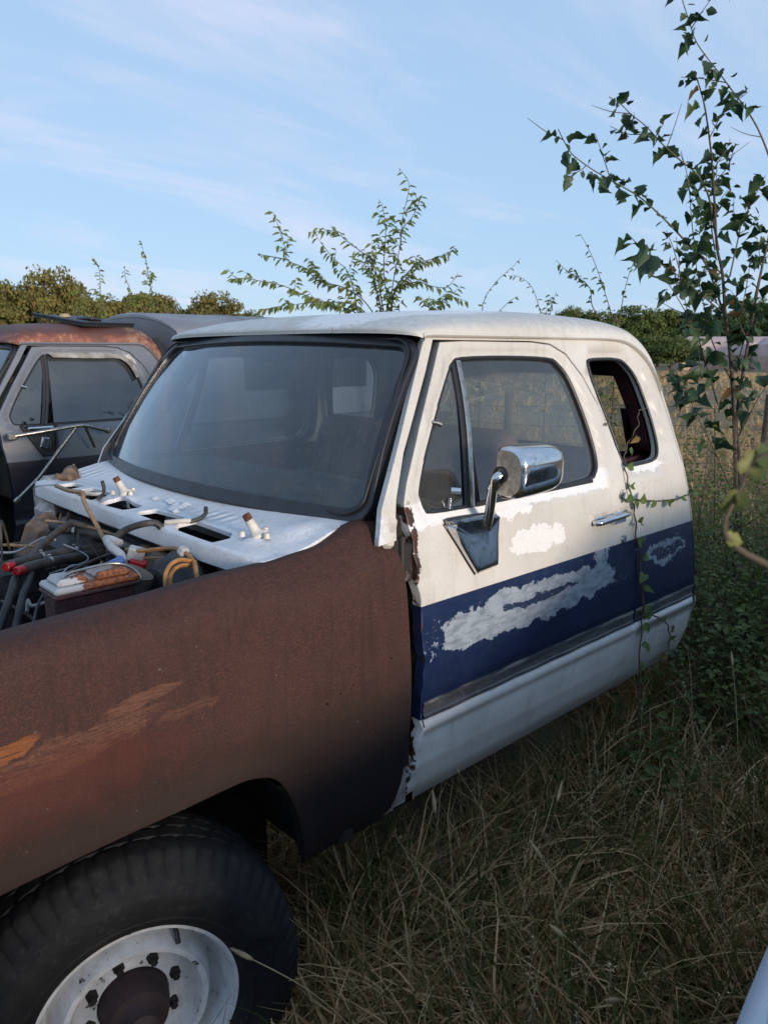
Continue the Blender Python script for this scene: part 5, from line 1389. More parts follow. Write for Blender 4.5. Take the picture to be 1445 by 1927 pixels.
SHOOTS=[[(5.392, 3.184, 1.83), (5.353, 3.219, 2.009), (5.281, 3.286, 2.301), (5.222, 3.341, 2.455), (5.151, 3.407, 2.618)], [(5.392, 3.184, 1.83), (5.276, 3.291, 2.087), (5.196, 3.365, 2.224), (5.103, 3.452, 2.34), (5.02, 3.528, 2.428)], [(5.571, 3.29, 1.833), (5.587, 3.276, 2.159), (5.636, 3.23, 2.399), (5.675, 3.194, 2.537)], [(5.781, 4.868, 1.95), (5.795, 4.855, 2.172), (5.901, 4.756, 2.391), (5.972, 4.691, 2.511), (6.036, 4.631, 2.597)], [(6.252, 4.432, 1.85), (6.206, 4.475, 2.122), (6.125, 4.549, 2.318), (6.067, 4.603, 2.415), (5.974, 4.689, 2.439)], [(6.252, 4.432, 1.85), (6.242, 4.441, 2.147), (6.292, 4.395, 2.318)], [(5.781, 4.868, 1.95), (5.944, 4.717, 2.172), (6.016, 4.65, 2.245)]]
LEFT_SHOOTS=[[(4.392, 10.245, 1.89), (4.397, 10.241, 2.443), (4.372, 10.264, 2.647), (4.358, 10.277, 2.849), (4.311, 10.32, 3.017)], [(4.628, 10.026, 1.89), (4.657, 10.0, 2.443), (4.645, 10.011, 2.714), (4.636, 10.019, 2.849)], [(4.865, 9.807, 1.89), (4.875, 9.798, 2.443), (4.851, 9.82, 2.714), (4.812, 9.856, 2.983), (4.759, 9.905, 3.15)], [(3.933, 9.989, 1.883), (3.953, 9.971, 2.214), (4.004, 9.923, 2.41), (3.921, 10.0, 2.507), (3.86, 10.057, 2.475)], [(4.158, 9.781, 1.883), (4.158, 9.781, 2.148), (4.159, 9.78, 2.345), (4.144, 9.794, 2.507)], [(4.97, 9.71, 1.89), (4.972, 9.708, 2.168), (4.991, 9.69, 2.374)]]
VINES=[[(2.896, 1.49, 0.308), (2.814, 1.442, 0.494), (2.686, 1.4, 0.678), (2.669, 1.4, 0.771), (2.63, 1.4, 0.909), (2.58, 1.401, 1.065), (2.566, 1.409, 1.168), (2.542, 1.418, 1.23), (2.528, 1.433, 1.309), (2.541, 1.449, 1.366), (2.593, 1.465, 1.419), (2.681, 1.481, 1.472), (2.741, 1.496, 1.518), (2.829, 1.5, 1.528)], [(2.539, 1.415, 1.215), (2.672, 1.411, 1.19), (2.861, 1.41, 1.169), (2.997, 1.41, 1.173), (3.058, 1.411, 1.192)], [(2.66, 1.4, 0.751), (2.832, 1.4, 0.675), (2.941, 1.414, 0.585), (2.987, 1.442, 0.493), (2.848, 1.452, 0.469)], [(2.536, 1.412, 1.202), (2.485, 1.417, 1.227), (2.502, 1.422, 1.254)], [(2.461, 1.486, 1.486), (2.486, 1.491, 1.503), (2.489, 1.504, 1.541)]]
# ------------------------------------------------------------------ ground
bm_n = 40
xs = np.concatenate([np.linspace(-600, -12, 8), np.linspace(-8, 24, 60), np.linspace(28, 1200, 14)])
ys = np.concatenate([np.linspace(-600, -12, 8), np.linspace(-8, 24, 60), np.linspace(28, 1200, 14)])
XX, YY = np.meshgrid(xs, ys, indexing='ij')
near = np.exp(-((XX - 6) ** 2 + (YY - 6) ** 2) / 300)
ZZ = GZ + near * (.03 * np.sin(XX * 1.3 + 1) * np.cos(YY * 1.1) + .02 * np.sin(XX * 2.7 + YY * 2.1)) - .01
ground = grid('ground', np.stack([XX, YY, ZZ], 2), M['ground'], None, None)
tag(ground, kind='structure')

# ------------------------------------------------------------------ grass
def blades(name, n, area, hmin, hmax, wid, dry, lay, seed, keep=None, clump=0, label=None, seg=4, cat='grass'):
    r = np.random.default_rng(seed)
    x0, x1, y0, y1 = area
    if clump:
        cc = np.stack([r.uniform(x0, x1, clump), r.uniform(y0, y1, clump)], 1); k = r.integers(0, clump, n)
        p = cc[k] + r.normal(0, .10, (n, 2)); ct = r.uniform(0, 1, clump)[k]; ca = r.uniform(0, 2 * np.pi, clump)[k]
    else:
        p = np.stack([r.uniform(x0, x1, n), r.uniform(y0, y1, n)], 1); ct = r.uniform(0, 1, n); ca = r.uniform(0, 2 * np.pi, n)
    if keep is not None:
        m = keep(p, r); p, ct, ca = p[m], ct[m], ca[m]; n = len(p)
    h = r.uniform(hmin, hmax, n) * (.7 + .6 * ct); az = ca + r.normal(0, 1.0, n)
    isdry = (r.uniform(0, 1, n) * .6 + ct * .4) < dry
    bend = np.where(isdry, r.uniform(.4, 1.0, n) * lay, r.uniform(.1, .7, n) * lay)
    t = np.linspace(0, 1, seg + 1)[None, :]
    lean0 = bend[:, None] * 1.2; ang = lean0 * (t ** 1.3) * 1.5 + r.uniform(0, .35, n)[:, None]
    dz = np.cos(ang); dr = np.sin(ang)
    st = h[:, None] / seg
    zz = np.concatenate([np.zeros((n, 1)), np.cumsum((dz * st)[:, 1:], 1)], 1)
    rr = np.concatenate([np.zeros((n, 1)), np.cumsum((dr * st)[:, 1:], 1)], 1)
    wob = np.cumsum(r.normal(0, .012, (n, seg + 1)), 1) * (h[:, None] / .4)
    X = p[:, :1] + np.cos(az)[:, None] * rr - np.sin(az)[:, None] * wob; Y = p[:, 1:] + np.sin(az)[:, None] * rr + np.cos(az)[:, None] * wob
    Z = np.maximum(GZ - .02 + zz, GZ + .005)
    w = (r.uniform(.6, 1.4, n) * wid)[:, None] * np.array([.8, 1.0, .85, .55, .08][:seg + 1] if seg == 4 else np.linspace(1, .08, seg + 1))[None, :]
    ta = az + np.pi / 2 + r.normal(0, .8, n); sx, sy = np.cos(ta)[:, None] * w, np.sin(ta)[:, None] * w
    A = np.stack([X - sx, Y - sy, Z], 2); B = np.stack([X + sx, Y + sy, Z + w * .3], 2)
    V = np.stack([A, B], 2).reshape(-1, 3)
    base = (np.arange(n) * (seg + 1) * 2)[:, None, None]
    q = np.array([[2 * i, 2 * i + 1, 2 * i + 3, 2 * i + 2] for i in range(seg)])[None]
    F = (base + q).reshape(-1, 4)
    tint = np.where(isdry, r.uniform(.52, .975, n), r.uniform(0, .45, n))
    me = fast_mesh(name, V, F, True, np.repeat(tint, (seg + 1) * 2))
    o = obj(name, me, M['grass']); tag(o, label, cat, kind='stuff'); return o

def not_in_truck(p, r):
    x, y = p[:, 0], p[:, 1]
    m = ~((x > 1.5) & (x < 3.2) & (y > Y0 + .25))            # thin out in the shade under the cab
    car_ = ((p - np.array([.45, .245])) @ np.array([math.cos(CA), math.sin(CA)]), (p - np.array([.45, .245])) @ np.array([math.sin(CA), -math.cos(CA)]))
    m &= ~((car_[0] > .05) & (car_[0] < 4.5) & (car_[1] > .03) & (car_[1] < 1.7))
    m &= ~((x > .95) & (x < 1.25) & (y > Y0 + .12))
    m &= ~((np.abs(x - .575) < .42) & (y > 1.36) & (y < 1.72))
    return m
blades('dry_grass', 60000, (.5, 4.4, .15, 2.2), .14, .44, .0036, .78, 1.25, 1, not_in_truck, 1100, 'tangled dry and green grass growing beside the white pickup')
blades('tall_grass', 14000, (1.0, 6.5, .2, 3.6), .32, .58, .0034, .55, .8, 2, not_in_truck, 260, 'taller green and straw grass around the white pickup')
blades('straw_pile', 12000, (.92, 1.60, .90, 1.38), .10, .30, .0030, .97, 1.5, 17, not_in_truck, 160, 'pale straw heaped beside the front tyre')
blades('straw_grass', 16000, (-.6, 1.45, 1.0, 3.2), .15, .40, .0026, .92, 1.3, 3, not_in_truck, 220, 'pale straw lying round the front wheel and under the engine bay')
blades('field_grass', 34000, (3.2, 16, -2, 13), .25, .55, .006, .80, .9, 4, lambda p, r: ~((p[:, 1] > Y2) & (p[:, 0] < 4.9)), 1500, 'dry tan grass of the field beyond the trucks', 3)
blades('meadow_grass', 30000, (14, 62, 2, 60), .25, .55, .02, .90, .8, 6, None, 2200, 'pale dry meadow far behind the trucks', 3)

# foxtail seed heads and thin panicles standing out of the grass
r = np.random.default_rng(9)
def foxtail(x, y, h, lean, az, dry, label, head=.06):
    root = empty('foxtail_grass', (x, y, GZ), label, 'grass stalk', 'seeding grass stalks beside the truck')
    d = Vector((math.cos(az), math.sin(az), 0))
    path = [Vector((x, y, GZ)) + d * lean * t ** 2 + Vector((0, 0, h * t * (1 - .25 * lean * t))) for t in np.linspace(0, 1, 7)]
    tube('stalk', path, [.0022, .0012], M['hay'] if dry else M['stem'], root, 5, 2)
    tip = path[-1]; dr = (path[-1] - path[-2]).normalized()
    V = []; F = []
    for i in range(90):
        t = r.uniform(0, 1); c = tip + dr * (t * head - .005); q = Vector(r.normal(0, 1, 3)); q = (q - dr * q.dot(dr)).normalized()
        e = c + (q * .8 + dr * .8) * .013 * (1 - abs(t - .45)); s_ = dr.cross(q) * .0012; k = len(V)
        V += [c - s_, c + s_, e]; F.append((k, k + 1, k + 2))
    V2, F2 = tube_geo([tip + dr * head * t for t in np.linspace(-.05, 1, 6)], [.003, .006, .006, .004, .001], 6)
    k = len(V); V += [Vector(v) for v in V2]; F += [tuple(i + k for i in f) for f in F2]
    obj('seed_head', mesh('seed_head', V, F), M['hay'], root)
fox = [(1.345, 1.19, .62, .10, 1.2, 0, 'tall foxtail stalk standing against the dark lower fender'), (1.62, 1.12, .52, .22, .3, 0, 'foxtail leaning under the front corner of the door'),
       (1.70, .93, .46, .18, 2.0, 1, 'pale foxtail head bending in the middle of the grass'), (1.62, .76, .44, .22, 2.5, 1, 'nodding pale foxtail near the bottom edge of the grass'),
       (1.92, .92, .48, .08, .2, 1, 'upright thin foxtail to the right of the nodding ones'), (1.75, .70, .36, .3, 3.0, 1, 'short pale foxtail lowest in the grass'),
       (1.05, 1.15, .52, .30, 2.6, 1, 'thin dry stalk leaning over beside the front tyre'), (2.9, 1.05, .62, .15, .8, 1, 'straw coloured stalk below the rear quarter')]
for a in fox: foxtail(*a)
# thin seeding panicles through the grass: too many to tell apart
stalks2 = MB(); rs = np.random.default_rng(31)
for k in range(130):
    x, y = rs.uniform(1.0, 3.6), rs.uniform(.35, 1.35)
    if y > 1.30 or (y < .55 and x < 3.0): continue
    hh = rs.uniform(.30, .60); az = rs.uniform(0, 6.28); ln = rs.uniform(.05, .25)
    path = [np.array([x + math.cos(az) * ln * t * t, y + math.sin(az) * ln * t * t, GZ + hh * t]) for t in np.linspace(0, 1, 6)]
    stalks2.tube(path, [.0016, .0008], 4, False)
    for q in range(14):
        t = rs.uniform(.72, 1); c = path[0] + (path[-1] - path[0]) * t; c[0] = x + math.cos(az) * ln * t * t; c[1] = y + math.sin(az) * ln * t * t
        d = rs.normal(0, 1, 3); d[2] = abs(d[2]); d = d / np.linalg.norm(d) * .012
        s_ = np.cross(d, [0, 0, 1.]); s_ = s_ / (np.linalg.norm(s_) + 1e-9) * .0022
        stalks2.add([c + d * .4 - s_, c + d * .4 + s_, c + d * 1.2], [(0, 1, 2)])
tag(stalks2.build('seed_stalks', M['hay'], None), 'thin seeding stalks standing in the grass beside the truck', 'grass', kind='stuff')

# ------------------------------------------------------------------ leaves
def leaf_mesh(name, kind, seed, mat):
    r = random.Random(seed)
    if kind == 'broad':      # lobed heart shape with a drawn-out tip
        half = [(0, 0), (-.10, .16), (-.06, .34), (.12, .46), (.26, .40), (.34, .33), (.40, .42), (.54, .38), (.66, .27), (.78, .16), (.90, .06), (1.0, 0)]
    elif kind == 'lobed':
        half = [(0, 0), (-.06, .14), (.02, .30), (.10, .36), (.18, .26), (.30, .20), (.36, .34), (.46, .42), (.58, .30), (.64, .20), (.78, .13), (.90, .05), (1.0, 0)]
    elif kind == 'slim':
        half = [(0, 0), (.06, .07), (.20, .15), (.38, .18), (.58, .16), (.78, .09), (.92, .03), (1.0, 0)]
    else:                    # round vine leaf
        half = [(0, 0), (-.12, .12), (-.10, .30), (.06, .42), (.28, .45), (.50, .40), (.70, .28), (.86, .13), (1.0, 0)]
    fold = r.uniform(.2, 1.1); curl = r.uniform(.1, 1.1)
    V = []; 
    def z(x, y): return fold * abs(y) * .9 - curl * x * x * .55 + .05 * math.sin(9 * x + 7 * y)
    n = len(half)
    for x, y in half: V.append((x, 0, z(x, 0)))
    for x, y in half[1:-1]: V.append((x, y * r.uniform(.92, 1.06), z(x, y)))
    for x, y in half[1:-1]: V.append((x, -y * r.uniform(.92, 1.06), z(x, -y)))
    F = []
    L = [0] + [n + i for i in range(n - 2)] + [n - 1]; Rr = [0] + [n + n - 2 + i for i in range(n - 2)] + [n - 1]
    for i in range(n - 1):
        a = [i, i + 1, L[i + 1], L[i]]; F.append(tuple(dict.fromkeys(a)))
        a = [i + 1, i, Rr[i], Rr[i + 1]]; F.append(tuple(dict.fromkeys(a)))
    me = mesh(name, V, F, True); me.materials.append(mat)
    return me
LM = {k: [leaf_mesh('leaf', kd, s, M[m]) for s in range(4)] for k, kd, m in (('broad', 'broad', 'leaf_dark'), ('vine', 'round', 'leaf_mid'), ('yellow', 'broad', 'leaf_yellow'))}
LM['broad'] += [leaf_mesh('leaf', 'lobed', s, M['leaf_dark']) for s in range(3)]

def leaf_obj(me, p, d, nrm, size, parent):
    o = bpy.data.objects.new('leaf', me); COL.objects.link(o); attach(o, parent)
    d = Vector(d).normalized(); s = Vector(nrm).cross(d)
    if s.length < 1e-3: s = d.orthogonal()
    s.normalize(); n_ = d.cross(s)
    m = Matrix((d, s, n_)).transposed().to_4x4() @ Matrix.Diagonal((size, size, size, 1)); m.translation = Vector(p)
    o.matrix_basis = m; return o
def leaf_quads(P, D, N, S, half):
    """joined small leaves: each a folded 6-point blade"""
    P, D, N = map(np.asarray, (P, D, N)); D = D / (np.linalg.norm(D, axis=1)[:, None] + 1e-9)
    W = np.cross(N, D); W /= np.linalg.norm(W, axis=1)[:, None] + 1e-9; N = np.cross(D, W); S = np.asarray(S)[:, None]
    pts = [(0, 0, 0), (.35, half, .10), (.75, half * .6, .02), (1, 0, -.12), (.75, -half * .6, .02), (.35, -half, .10)]
    V = np.stack([P + S * (a * D + b * W + c * N) for a, b, c in pts], 1).reshape(-1, 3)
    i = np.arange(len(P))[:, None, None] * 6
    F = (i + np.array([[0, 1, 2, 3], [0, 3, 4, 5]])[None]).reshape(-1, 4)
    return V, F

# ------------------------------------------------------------------ big broad-leaved sapling on the right
rng = np.random.default_rng(21)
sap = empty('sapling', (*SAPLING[0][0][:2], GZ), 'tall dark broad-leaved sapling rising behind the cab at the right', 'sapling')
count = 0; SL = []
for bi, pts in enumerate(SAPLING):
    pts = [Vector(p) for p in pts]
    if bi in (0, 8): pts = [Vector((pts[0].x, pts[0].y, GZ))] + pts
    S_ = spline(pts, 5)
    r0 = .015 if bi in (0, 8) else .0065 if bi in (1, 2, 3) else .005
    V, F = tube_geo(S_, [r0, r0 * .72, r0 * .45, .0022], 7)
    obj('trunk' if bi in (0, 8) else 'branch', mesh('branch', V, F, True), M['bark'] if bi in (0, 8) else M['stem'], sap)
    L = len(S_)
    f0 = {0: .42, 1: .45, 2: .30, 3: .40, 8: .55}.get(bi, .18)
    if bi in (12, 13, 14): f0 = .4
    step = .036 if bi < 4 else .040
    seglen = np.linalg.norm(np.diff(S_, axis=0), axis=1); cum = np.concatenate([[0], np.cumsum(seglen)])
    tot = cum[-1]; sd = 1
    dpos = f0 * tot
    if bi == 1: spots = list(np.arange(.30, .34, .03)) + list(np.arange(.43, 1.0, step / tot * .85))
    elif bi == 3: spots = list(np.arange(.58, 1.0, step / tot * .9))
    else: spots = list(np.arange(f0, 1.0, step / tot * rng.uniform(.9, 1.3)))
    for t in spots:
        p = np.array([np.interp(t * tot, cum, S_[:, k]) for k in range(3)]); tg = np.array([np.interp(min(tot, t * tot + .03), cum, S_[:, k]) for k in range(3)]) - p
        if np.linalg.norm(tg) < 1e-6: tg = S_[-1] - S_[-3]
        tg /= np.linalg.norm(tg); side_ = np.cross(tg, rng.normal(0, 1, 3)); side_ /= np.linalg.norm(side_)
        d = side_ * .9 + tg * .35 + np.array([0, 0, -.45]) + rng.normal(0, .25, 3)
        nr = np.array([0, 0, 1.]) + rng.normal(0, .55, 3)
        sz_ = (.05 + .07 * rng.uniform() ** 1.3) * (1 - .2 * t * (bi < 4)); pe = rng.uniform(.008, .03)
        d /= np.linalg.norm(d)
        SL.append((sz_, p + d * pe, d, nr)); count += 1
for k in range(26):      # short leafy side twigs
    bi = [0, 0, 1, 2, 3, 4, 5, 6, 7, 8, 9, 10, 11][k % 13]; S_ = spline(SAPLING[bi], 5); i = int(rng.uniform(.35, .85) * (len(S_) - 3))
    p = S_[i]; tg = S_[i + 2] - p; tg /= np.linalg.norm(tg); d0 = np.cross(tg, rng.normal(0, 1, 3)); d0 = d0 / np.linalg.norm(d0) * .8 + tg * .5 + np.array([0, 0, .35]); d0 /= np.linalg.norm(d0)
    ln = rng.uniform(.14, .34); pts = spline([p, p + d0 * ln * .5 + rng.normal(0, .012, 3), p + d0 * ln + rng.normal(0, .02, 3)], 4)
    V, F = tube_geo(pts, [.0032, .0014], 5); obj('branch', mesh('branch', V, F, True), M['stem'], sap)
    for u in np.arange(.2, 1.01, .034 / ln):
        q = np.array([np.interp(u * (len(pts) - 1), range(len(pts)), pts[:, c]) for c in range(3)])
        d = np.cross(d0, rng.normal(0, 1, 3)); d = d / np.linalg.norm(d) * .8 + d0 * .4 + np.array([0, 0, -.3]); d /= np.linalg.norm(d)
        SL.append((rng.uniform(.04, .075), q + d * .012, d, np.array([0, 0, 1.]) + rng.normal(0, .6, 3)))
for k in range(7):       # thin bare stems from the same foot
    a = rng.uniform(0, 6.28); f = np.array([*SAPLING[0][0][:2], GZ]) + [rng.normal(0, .25), rng.normal(0, .25), 0]; hgt = rng.uniform(.9, 1.7)
    V, F = tube_geo(spline([f, f + [rng.normal(0, .08), rng.normal(0, .08), hgt * .5], f + [rng.normal(0, .25), rng.normal(0, .25), hgt]], 5), [.006, .003], 6)
    obj('branch', mesh('branch', V, F, True), M['bark'], sap)
SL.sort(key=lambda q: -q[0])
for sz_, p, d, nr in SL[:300]: leaf_obj(LM['broad'][rng.integers(0, 7)], p, d, nr, sz_, sap)
if len(SL) > 300:
    q = SL[300:]; V, F = leaf_quads([a[1] for a in q], [a[2] for a in q], [a[3] for a in q], [a[0] for a in q], .38)
    obj('small_leaves', fast_mesh('small_leaves', V, F, True, np.repeat(rng.uniform(0, .9, len(q)), 6)), M['leaf_dark'], sap)["kind"] = 'stuff'
# small wire-thin twigs
b = MB()
for k in range(14):
    bi = rng.integers(0, len(SAPLING)); S_ = spline(SAPLING[bi], 4); i = rng.integers(len(S_) // 4, len(S_) - 2)
    p = S_[i]; d = rng.normal(0, 1, 3); d[2] = abs(d[2]); d /= np.linalg.norm(d)
    b.tube(spline([p, p + d * .1, p + d * .2 + [0, 0, .02]], 3), [.003, .0012], 5)
b.build('twigs', M['stem'], sap)["kind"] = 'stuff'

# ------------------------------------------------------------------ airy sapling between the trucks
def airy(name, branches, label, leafmat, seed, dens=.03, size=(.045, .075), base=None, r0=.007, half=.17, hang=.6, group=None, f0=.25, cat='sapling'):
    rg = np.random.default_rng(seed); b0 = branches[0][0]
    root = empty(name, (b0[0], b0[1], GZ), label, cat, group)
    P, D, N, S = [], [], [], []
    for i, pts in enumerate(branches):
        pts = [np.array(p) for p in pts]
        if pts[0][2] > .8 and i == 0: pts = [np.array([pts[0][0], pts[0][1], GZ])] + pts
        pts = [pts[0]] + [q + rg.normal(0, .018, 3) for q in pts[1:]]
        S_ = spline(pts, 6); V, F = tube_geo(S_, [r0 if i else r0 * 1.4, r0 * .6, .0015], 6)
        obj('branch', mesh('branch', V, F, True), M['stem'], root)
        seg = np.linalg.norm(np.diff(S_, axis=0), axis=1); cum = np.concatenate([[0], np.cumsum(seg)]); tot = cum[-1]
        sd = 1
        for t in np.arange(f0 * tot, tot, dens):
            if rg.uniform() < .12: continue
            p = np.array([np.interp(t, cum, S_[:, k]) for k in range(3)]); q = np.array([np.interp(min(tot, t + .02), cum, S_[:, k]) for k in range(3)]) - p
            if np.linalg.norm(q) < 1e-6: continue
            q /= np.linalg.norm(q); s_ = np.cross(q, [0, 0, 1.]); s_ /= np.linalg.norm(s_) + 1e-9
            d = s_ * sd * rg.uniform(.3, 1) + q * .5 + np.array([0, 0, -hang]) + rg.normal(0, .22, 3); sd = -sd
            P.append(p); D.append(d); N.append(np.array([0, 0, 1.]) + rg.normal(0, .5, 3)); S.append(rg.uniform(*size) * (1 - .25 * t / tot))
            # short side twig with leaves
            if rg.uniform() < .26 and t < .85 * tot:
                tw = s_ * sd * .7 + q * .6 + np.array([0, 0, .25]) + rg.normal(0, .2, 3); tw /= np.linalg.norm(tw); ln = rg.uniform(.06, .2)
                V, F = tube_geo([p, p + tw * ln * .5, p + tw * ln + [0, 0, -.01]], [.002, .001], 5)
                obj('twig', mesh('twig', V, F, True), M['stem'], root)
                for u in np.arange(.2, 1.01, .028 / ln):
                    dd = np.cross(tw, [0, 0, 1.]) * rg.choice([-1, 1]) * .7 + tw * .5 + np.array([0, 0, -hang]) + rg.normal(0, .2, 3)
                    P.append(p + tw * ln * u); D.append(dd); N.append(np.array([0, 0, 1.]) + rg.normal(0, .5, 3)); S.append(rg.uniform(*size) * .8)
    V, F = leaf_quads(P, D, N, S, half)
    o = obj('leaves', fast_mesh('leaves', V, F, True, np.repeat(rg.uniform(0, 1, len(P)), 6)), M[leafmat], root); o["kind"] = 'stuff'
    return root
airy('sapling', CENTRE, 'airy light green sapling spreading above the roof of the white pickup', 'leaf_light', 4, .022, (.065, .10), r0=.0060, half=.20)
for i, (k, lab) in enumerate((((3, 6), 'leaning leafy shoot behind the roof, left of the two thin clumps'), ((4, 5), 'thin forked shoot behind the middle of the roof'), ((0, 1, 2), 'three thin shoots fanning out behind the rear end of the roof'))):
    airy('sapling_shoot', [SHOOTS[j] for j in k], lab, 'leaf_mid', 30 + i, .045, (.055, .085), r0=.005, f0=.45, half=.22)
for i, (k, lab) in enumerate((((0,), 'leafy shoot above the rusted roof, leftmost of the tall three'), ((1,), 'shorter leafy shoot between the tall ones above the rusted roof'), ((2,), 'tallest thin shoot above the grey camper shell'), ((3,), 'twisted vine clump above the black frame on the roof'), ((4,), 'dense leafy column left of the grey camper shell'), ((5,), 'short leafy shoot right over the grey camper shell'))):
    airy('sapling_shoot', [LEFT_SHOOTS[j] for j in k], lab, 'leaf_light', 50 + i, .022, (.07, .12), r0=.008, f0=.30, half=.24)

# ------------------------------------------------------------------ vine climbing the door gap
vine = empty('climbing_vine', (2.62, Y0 - .02, GZ), 'thin leafy vine climbing the gap behind the driver\'s door', 'vine')
rv = np.random.default_rng(8)
for i, pts in enumerate(VINES):
    Pn = np.array(pts); Pn[:, 1] = [Y0 + float(off(z)) - .008 for z in Pn[:, 2]]
    if i == 0:
        Pn[:3] = [(2.66, Y0 - .06, GZ), (2.66, Y0 - .03, .30), (2.66, Y0 - .012, .62)]
        Pn[-3:, 1] += [0, .02, .03]
    S_ = spline(Pn, 6); S_[:, 1] += .004 * np.sin(np.arange(len(S_)) * 1.3) - .004
    V, F = tube_geo(S_, [.0036, .003, .0016], 6); obj('stem', mesh('stem', V, F, True), M['stem'], vine)
    seg = np.linalg.norm(np.diff(S_, axis=0), axis=1); cum = np.concatenate([[0], np.cumsum(seg)])
    sp = .075 if i == 0 else .11
    for t in np.arange(.05, cum[-1], sp):
        p = np.array([np.interp(t, cum, S_[:, k]) for k in range(3)])
        if p[2] > 1.45: continue
        d = np.array([rv.uniform(-1, 1), -.25, rv.uniform(-.9, .5)]); nr = np.array([rv.normal(0, .3), -1, rv.normal(.3, .3)])
        s_ = rv.uniform(.024, .042) if i != 4 else .016
        if .5 < p[2] < 1.06 and i == 0: s_ = rv.uniform(.034, .055)
        leaf_obj(LM['vine'][rv.integers(0, 4)], p + np.array([0, -.012, 0]), d, nr, s_, vine)

# leafy weeds at the foot of the vine, and the green thicket behind the cab
def weeds(name, c, n, rad, h, size, label, seed, mat='ground_leaf'):
    rg = np.random.default_rng(seed); root = empty(name, (c[0], c[1], GZ), label, 'weed')
    P, D, N, S = [], [], [], []
    for k in range(n):
        a, q = rg.uniform(0, 2 * np.pi), rad * math.sqrt(rg.uniform(0, 1)); p0 = np.array([c[0] + q * math.cos(a), c[1] + q * math.sin(a), GZ]); hh = h * rg.uniform(.5, 1.1) * (1 - .4 * q / rad)
        d = rg.normal(0, .3, 2); tip = p0 + np.array([d[0] * hh, d[1] * hh, hh])
        if k < 60:
            V, F = tube_geo(spline([p0, (p0 + tip) / 2 + rg.normal(0, .02, 3), tip], 3), [.003, .0012], 5); obj('stem', mesh('stem', V, F, True), M['stem'], root)
        for u in np.linspace(.12, 1, 17):
            p = p0 + rg.normal(0, .025, 3) + (tip - p0) * u; dd = np.array([*rg.normal(0, 1, 2), rg.uniform(-.5, .3)])
            P.append(p); D.append(dd); N.append(np.array([0, 0, 1.]) + rg.normal(0, .45, 3)); S.append(rg.uniform(*size) * .62)
    V, F = leaf_quads(P, D, N, S, .36)
    o = obj('leaves', fast_mesh('leaves', V, F, True, np.repeat(rg.uniform(0, 1, len(P)), 6)), M[mat], root); o["kind"] = 'stuff'
weeds('weed_clump', (2.72, 1.26), 34, .20, .52, (.05, .085), 'ivy-like weed clump at the foot of the vine below the door', 3)
weeds('weed_clump', (3.50, 1.36), 120, .30, 1.15, (.04, .07), 'green weed clump just behind the rear corner of the cab', 5)
weeds('weed_clump', (4.05, 1.88), 190, .42, 1.60, (.035, .06), 'tall thicket of weeds round the foot of the big sapling', 6)
weeds('weed_clump', (4.05, 1.45), 190, .42, 1.40, (.035, .06), 'low green thicket right of the cab at mid height', 7)
weeds('weed_clump', (4.9, 2.2), 160, .5, 1.55, (.035, .06), 'thicket of weeds behind the big sapling', 8)
weeds('weed_clump', (3.30, 1.08), 90, .30, .70, (.04, .07), 'low dark weeds near the right edge in the grass', 10)
weeds('weed_clump', (4.55, 1.60), 190, .40, 1.45, (.035, .06), 'tall leafy weeds right of the big sapling trunks', 21)
weeds('weed_clump', (5.6, 2.75), 190, .55, 1.55, (.04, .065), 'tall weeds in the field seen past the rear edge of the cab', 22)
weeds('weed_clump', (5.7, 2.15), 170, .50, 1.45, (.04, .065), 'weeds between the fence and the big sapling at the right edge', 23)
weeds('weed_clump', (6.0, 3.4), 60, .6, 1.2, (.05, .08), 'bushy weeds seen behind the quarter window', 12)
weeds('weed_clump', (5.2, 4.6), 60, .6, 1.3, (.05, .08), 'bushy weeds beyond the far side of the cab', 13)
# out-of-focus broad leaves close to the lens at the right edge
nearp = empty('broad_leaf_stem', (.38, .10, GZ), 'blurred brown stem with yellow-green leaves close to the lens at the right edge', 'plant')
NP = [(.565, .172, 1.520), (.560, .180, 1.587), (.546, .194, 1.603), (.533, .205, 1.612), (.524, .214, 1.622), (.522, .216, 1.635), (.527, .211, 1.654), (.530, .208, 1.668), (.536, .203, 1.679), (.544, .195, 1.683)]
tube('stem', [(.38, .10, GZ), (.45, .12, .6), (.55, .155, 1.2)] + NP, [.0035, .003, .0022, .0014, .0012], M['stem'], nearp, 7)
for i, (k, s_, dx, dz) in enumerate(((7, .022, .5, .9), (8, .024, 1.0, -.1), (6, .018, -.5, -.8), (4, .013, .7, -.1), (6, .011, .2, -1))):
    rt_ = Vector((.733, -.68, 0))
    leaf_obj(LM['yellow'][i % 4], NP[k], rt_ * dx + Vector((0, 0, dz)), (-.6 + .2 * (i % 3), -.6, .5), s_, nearp)

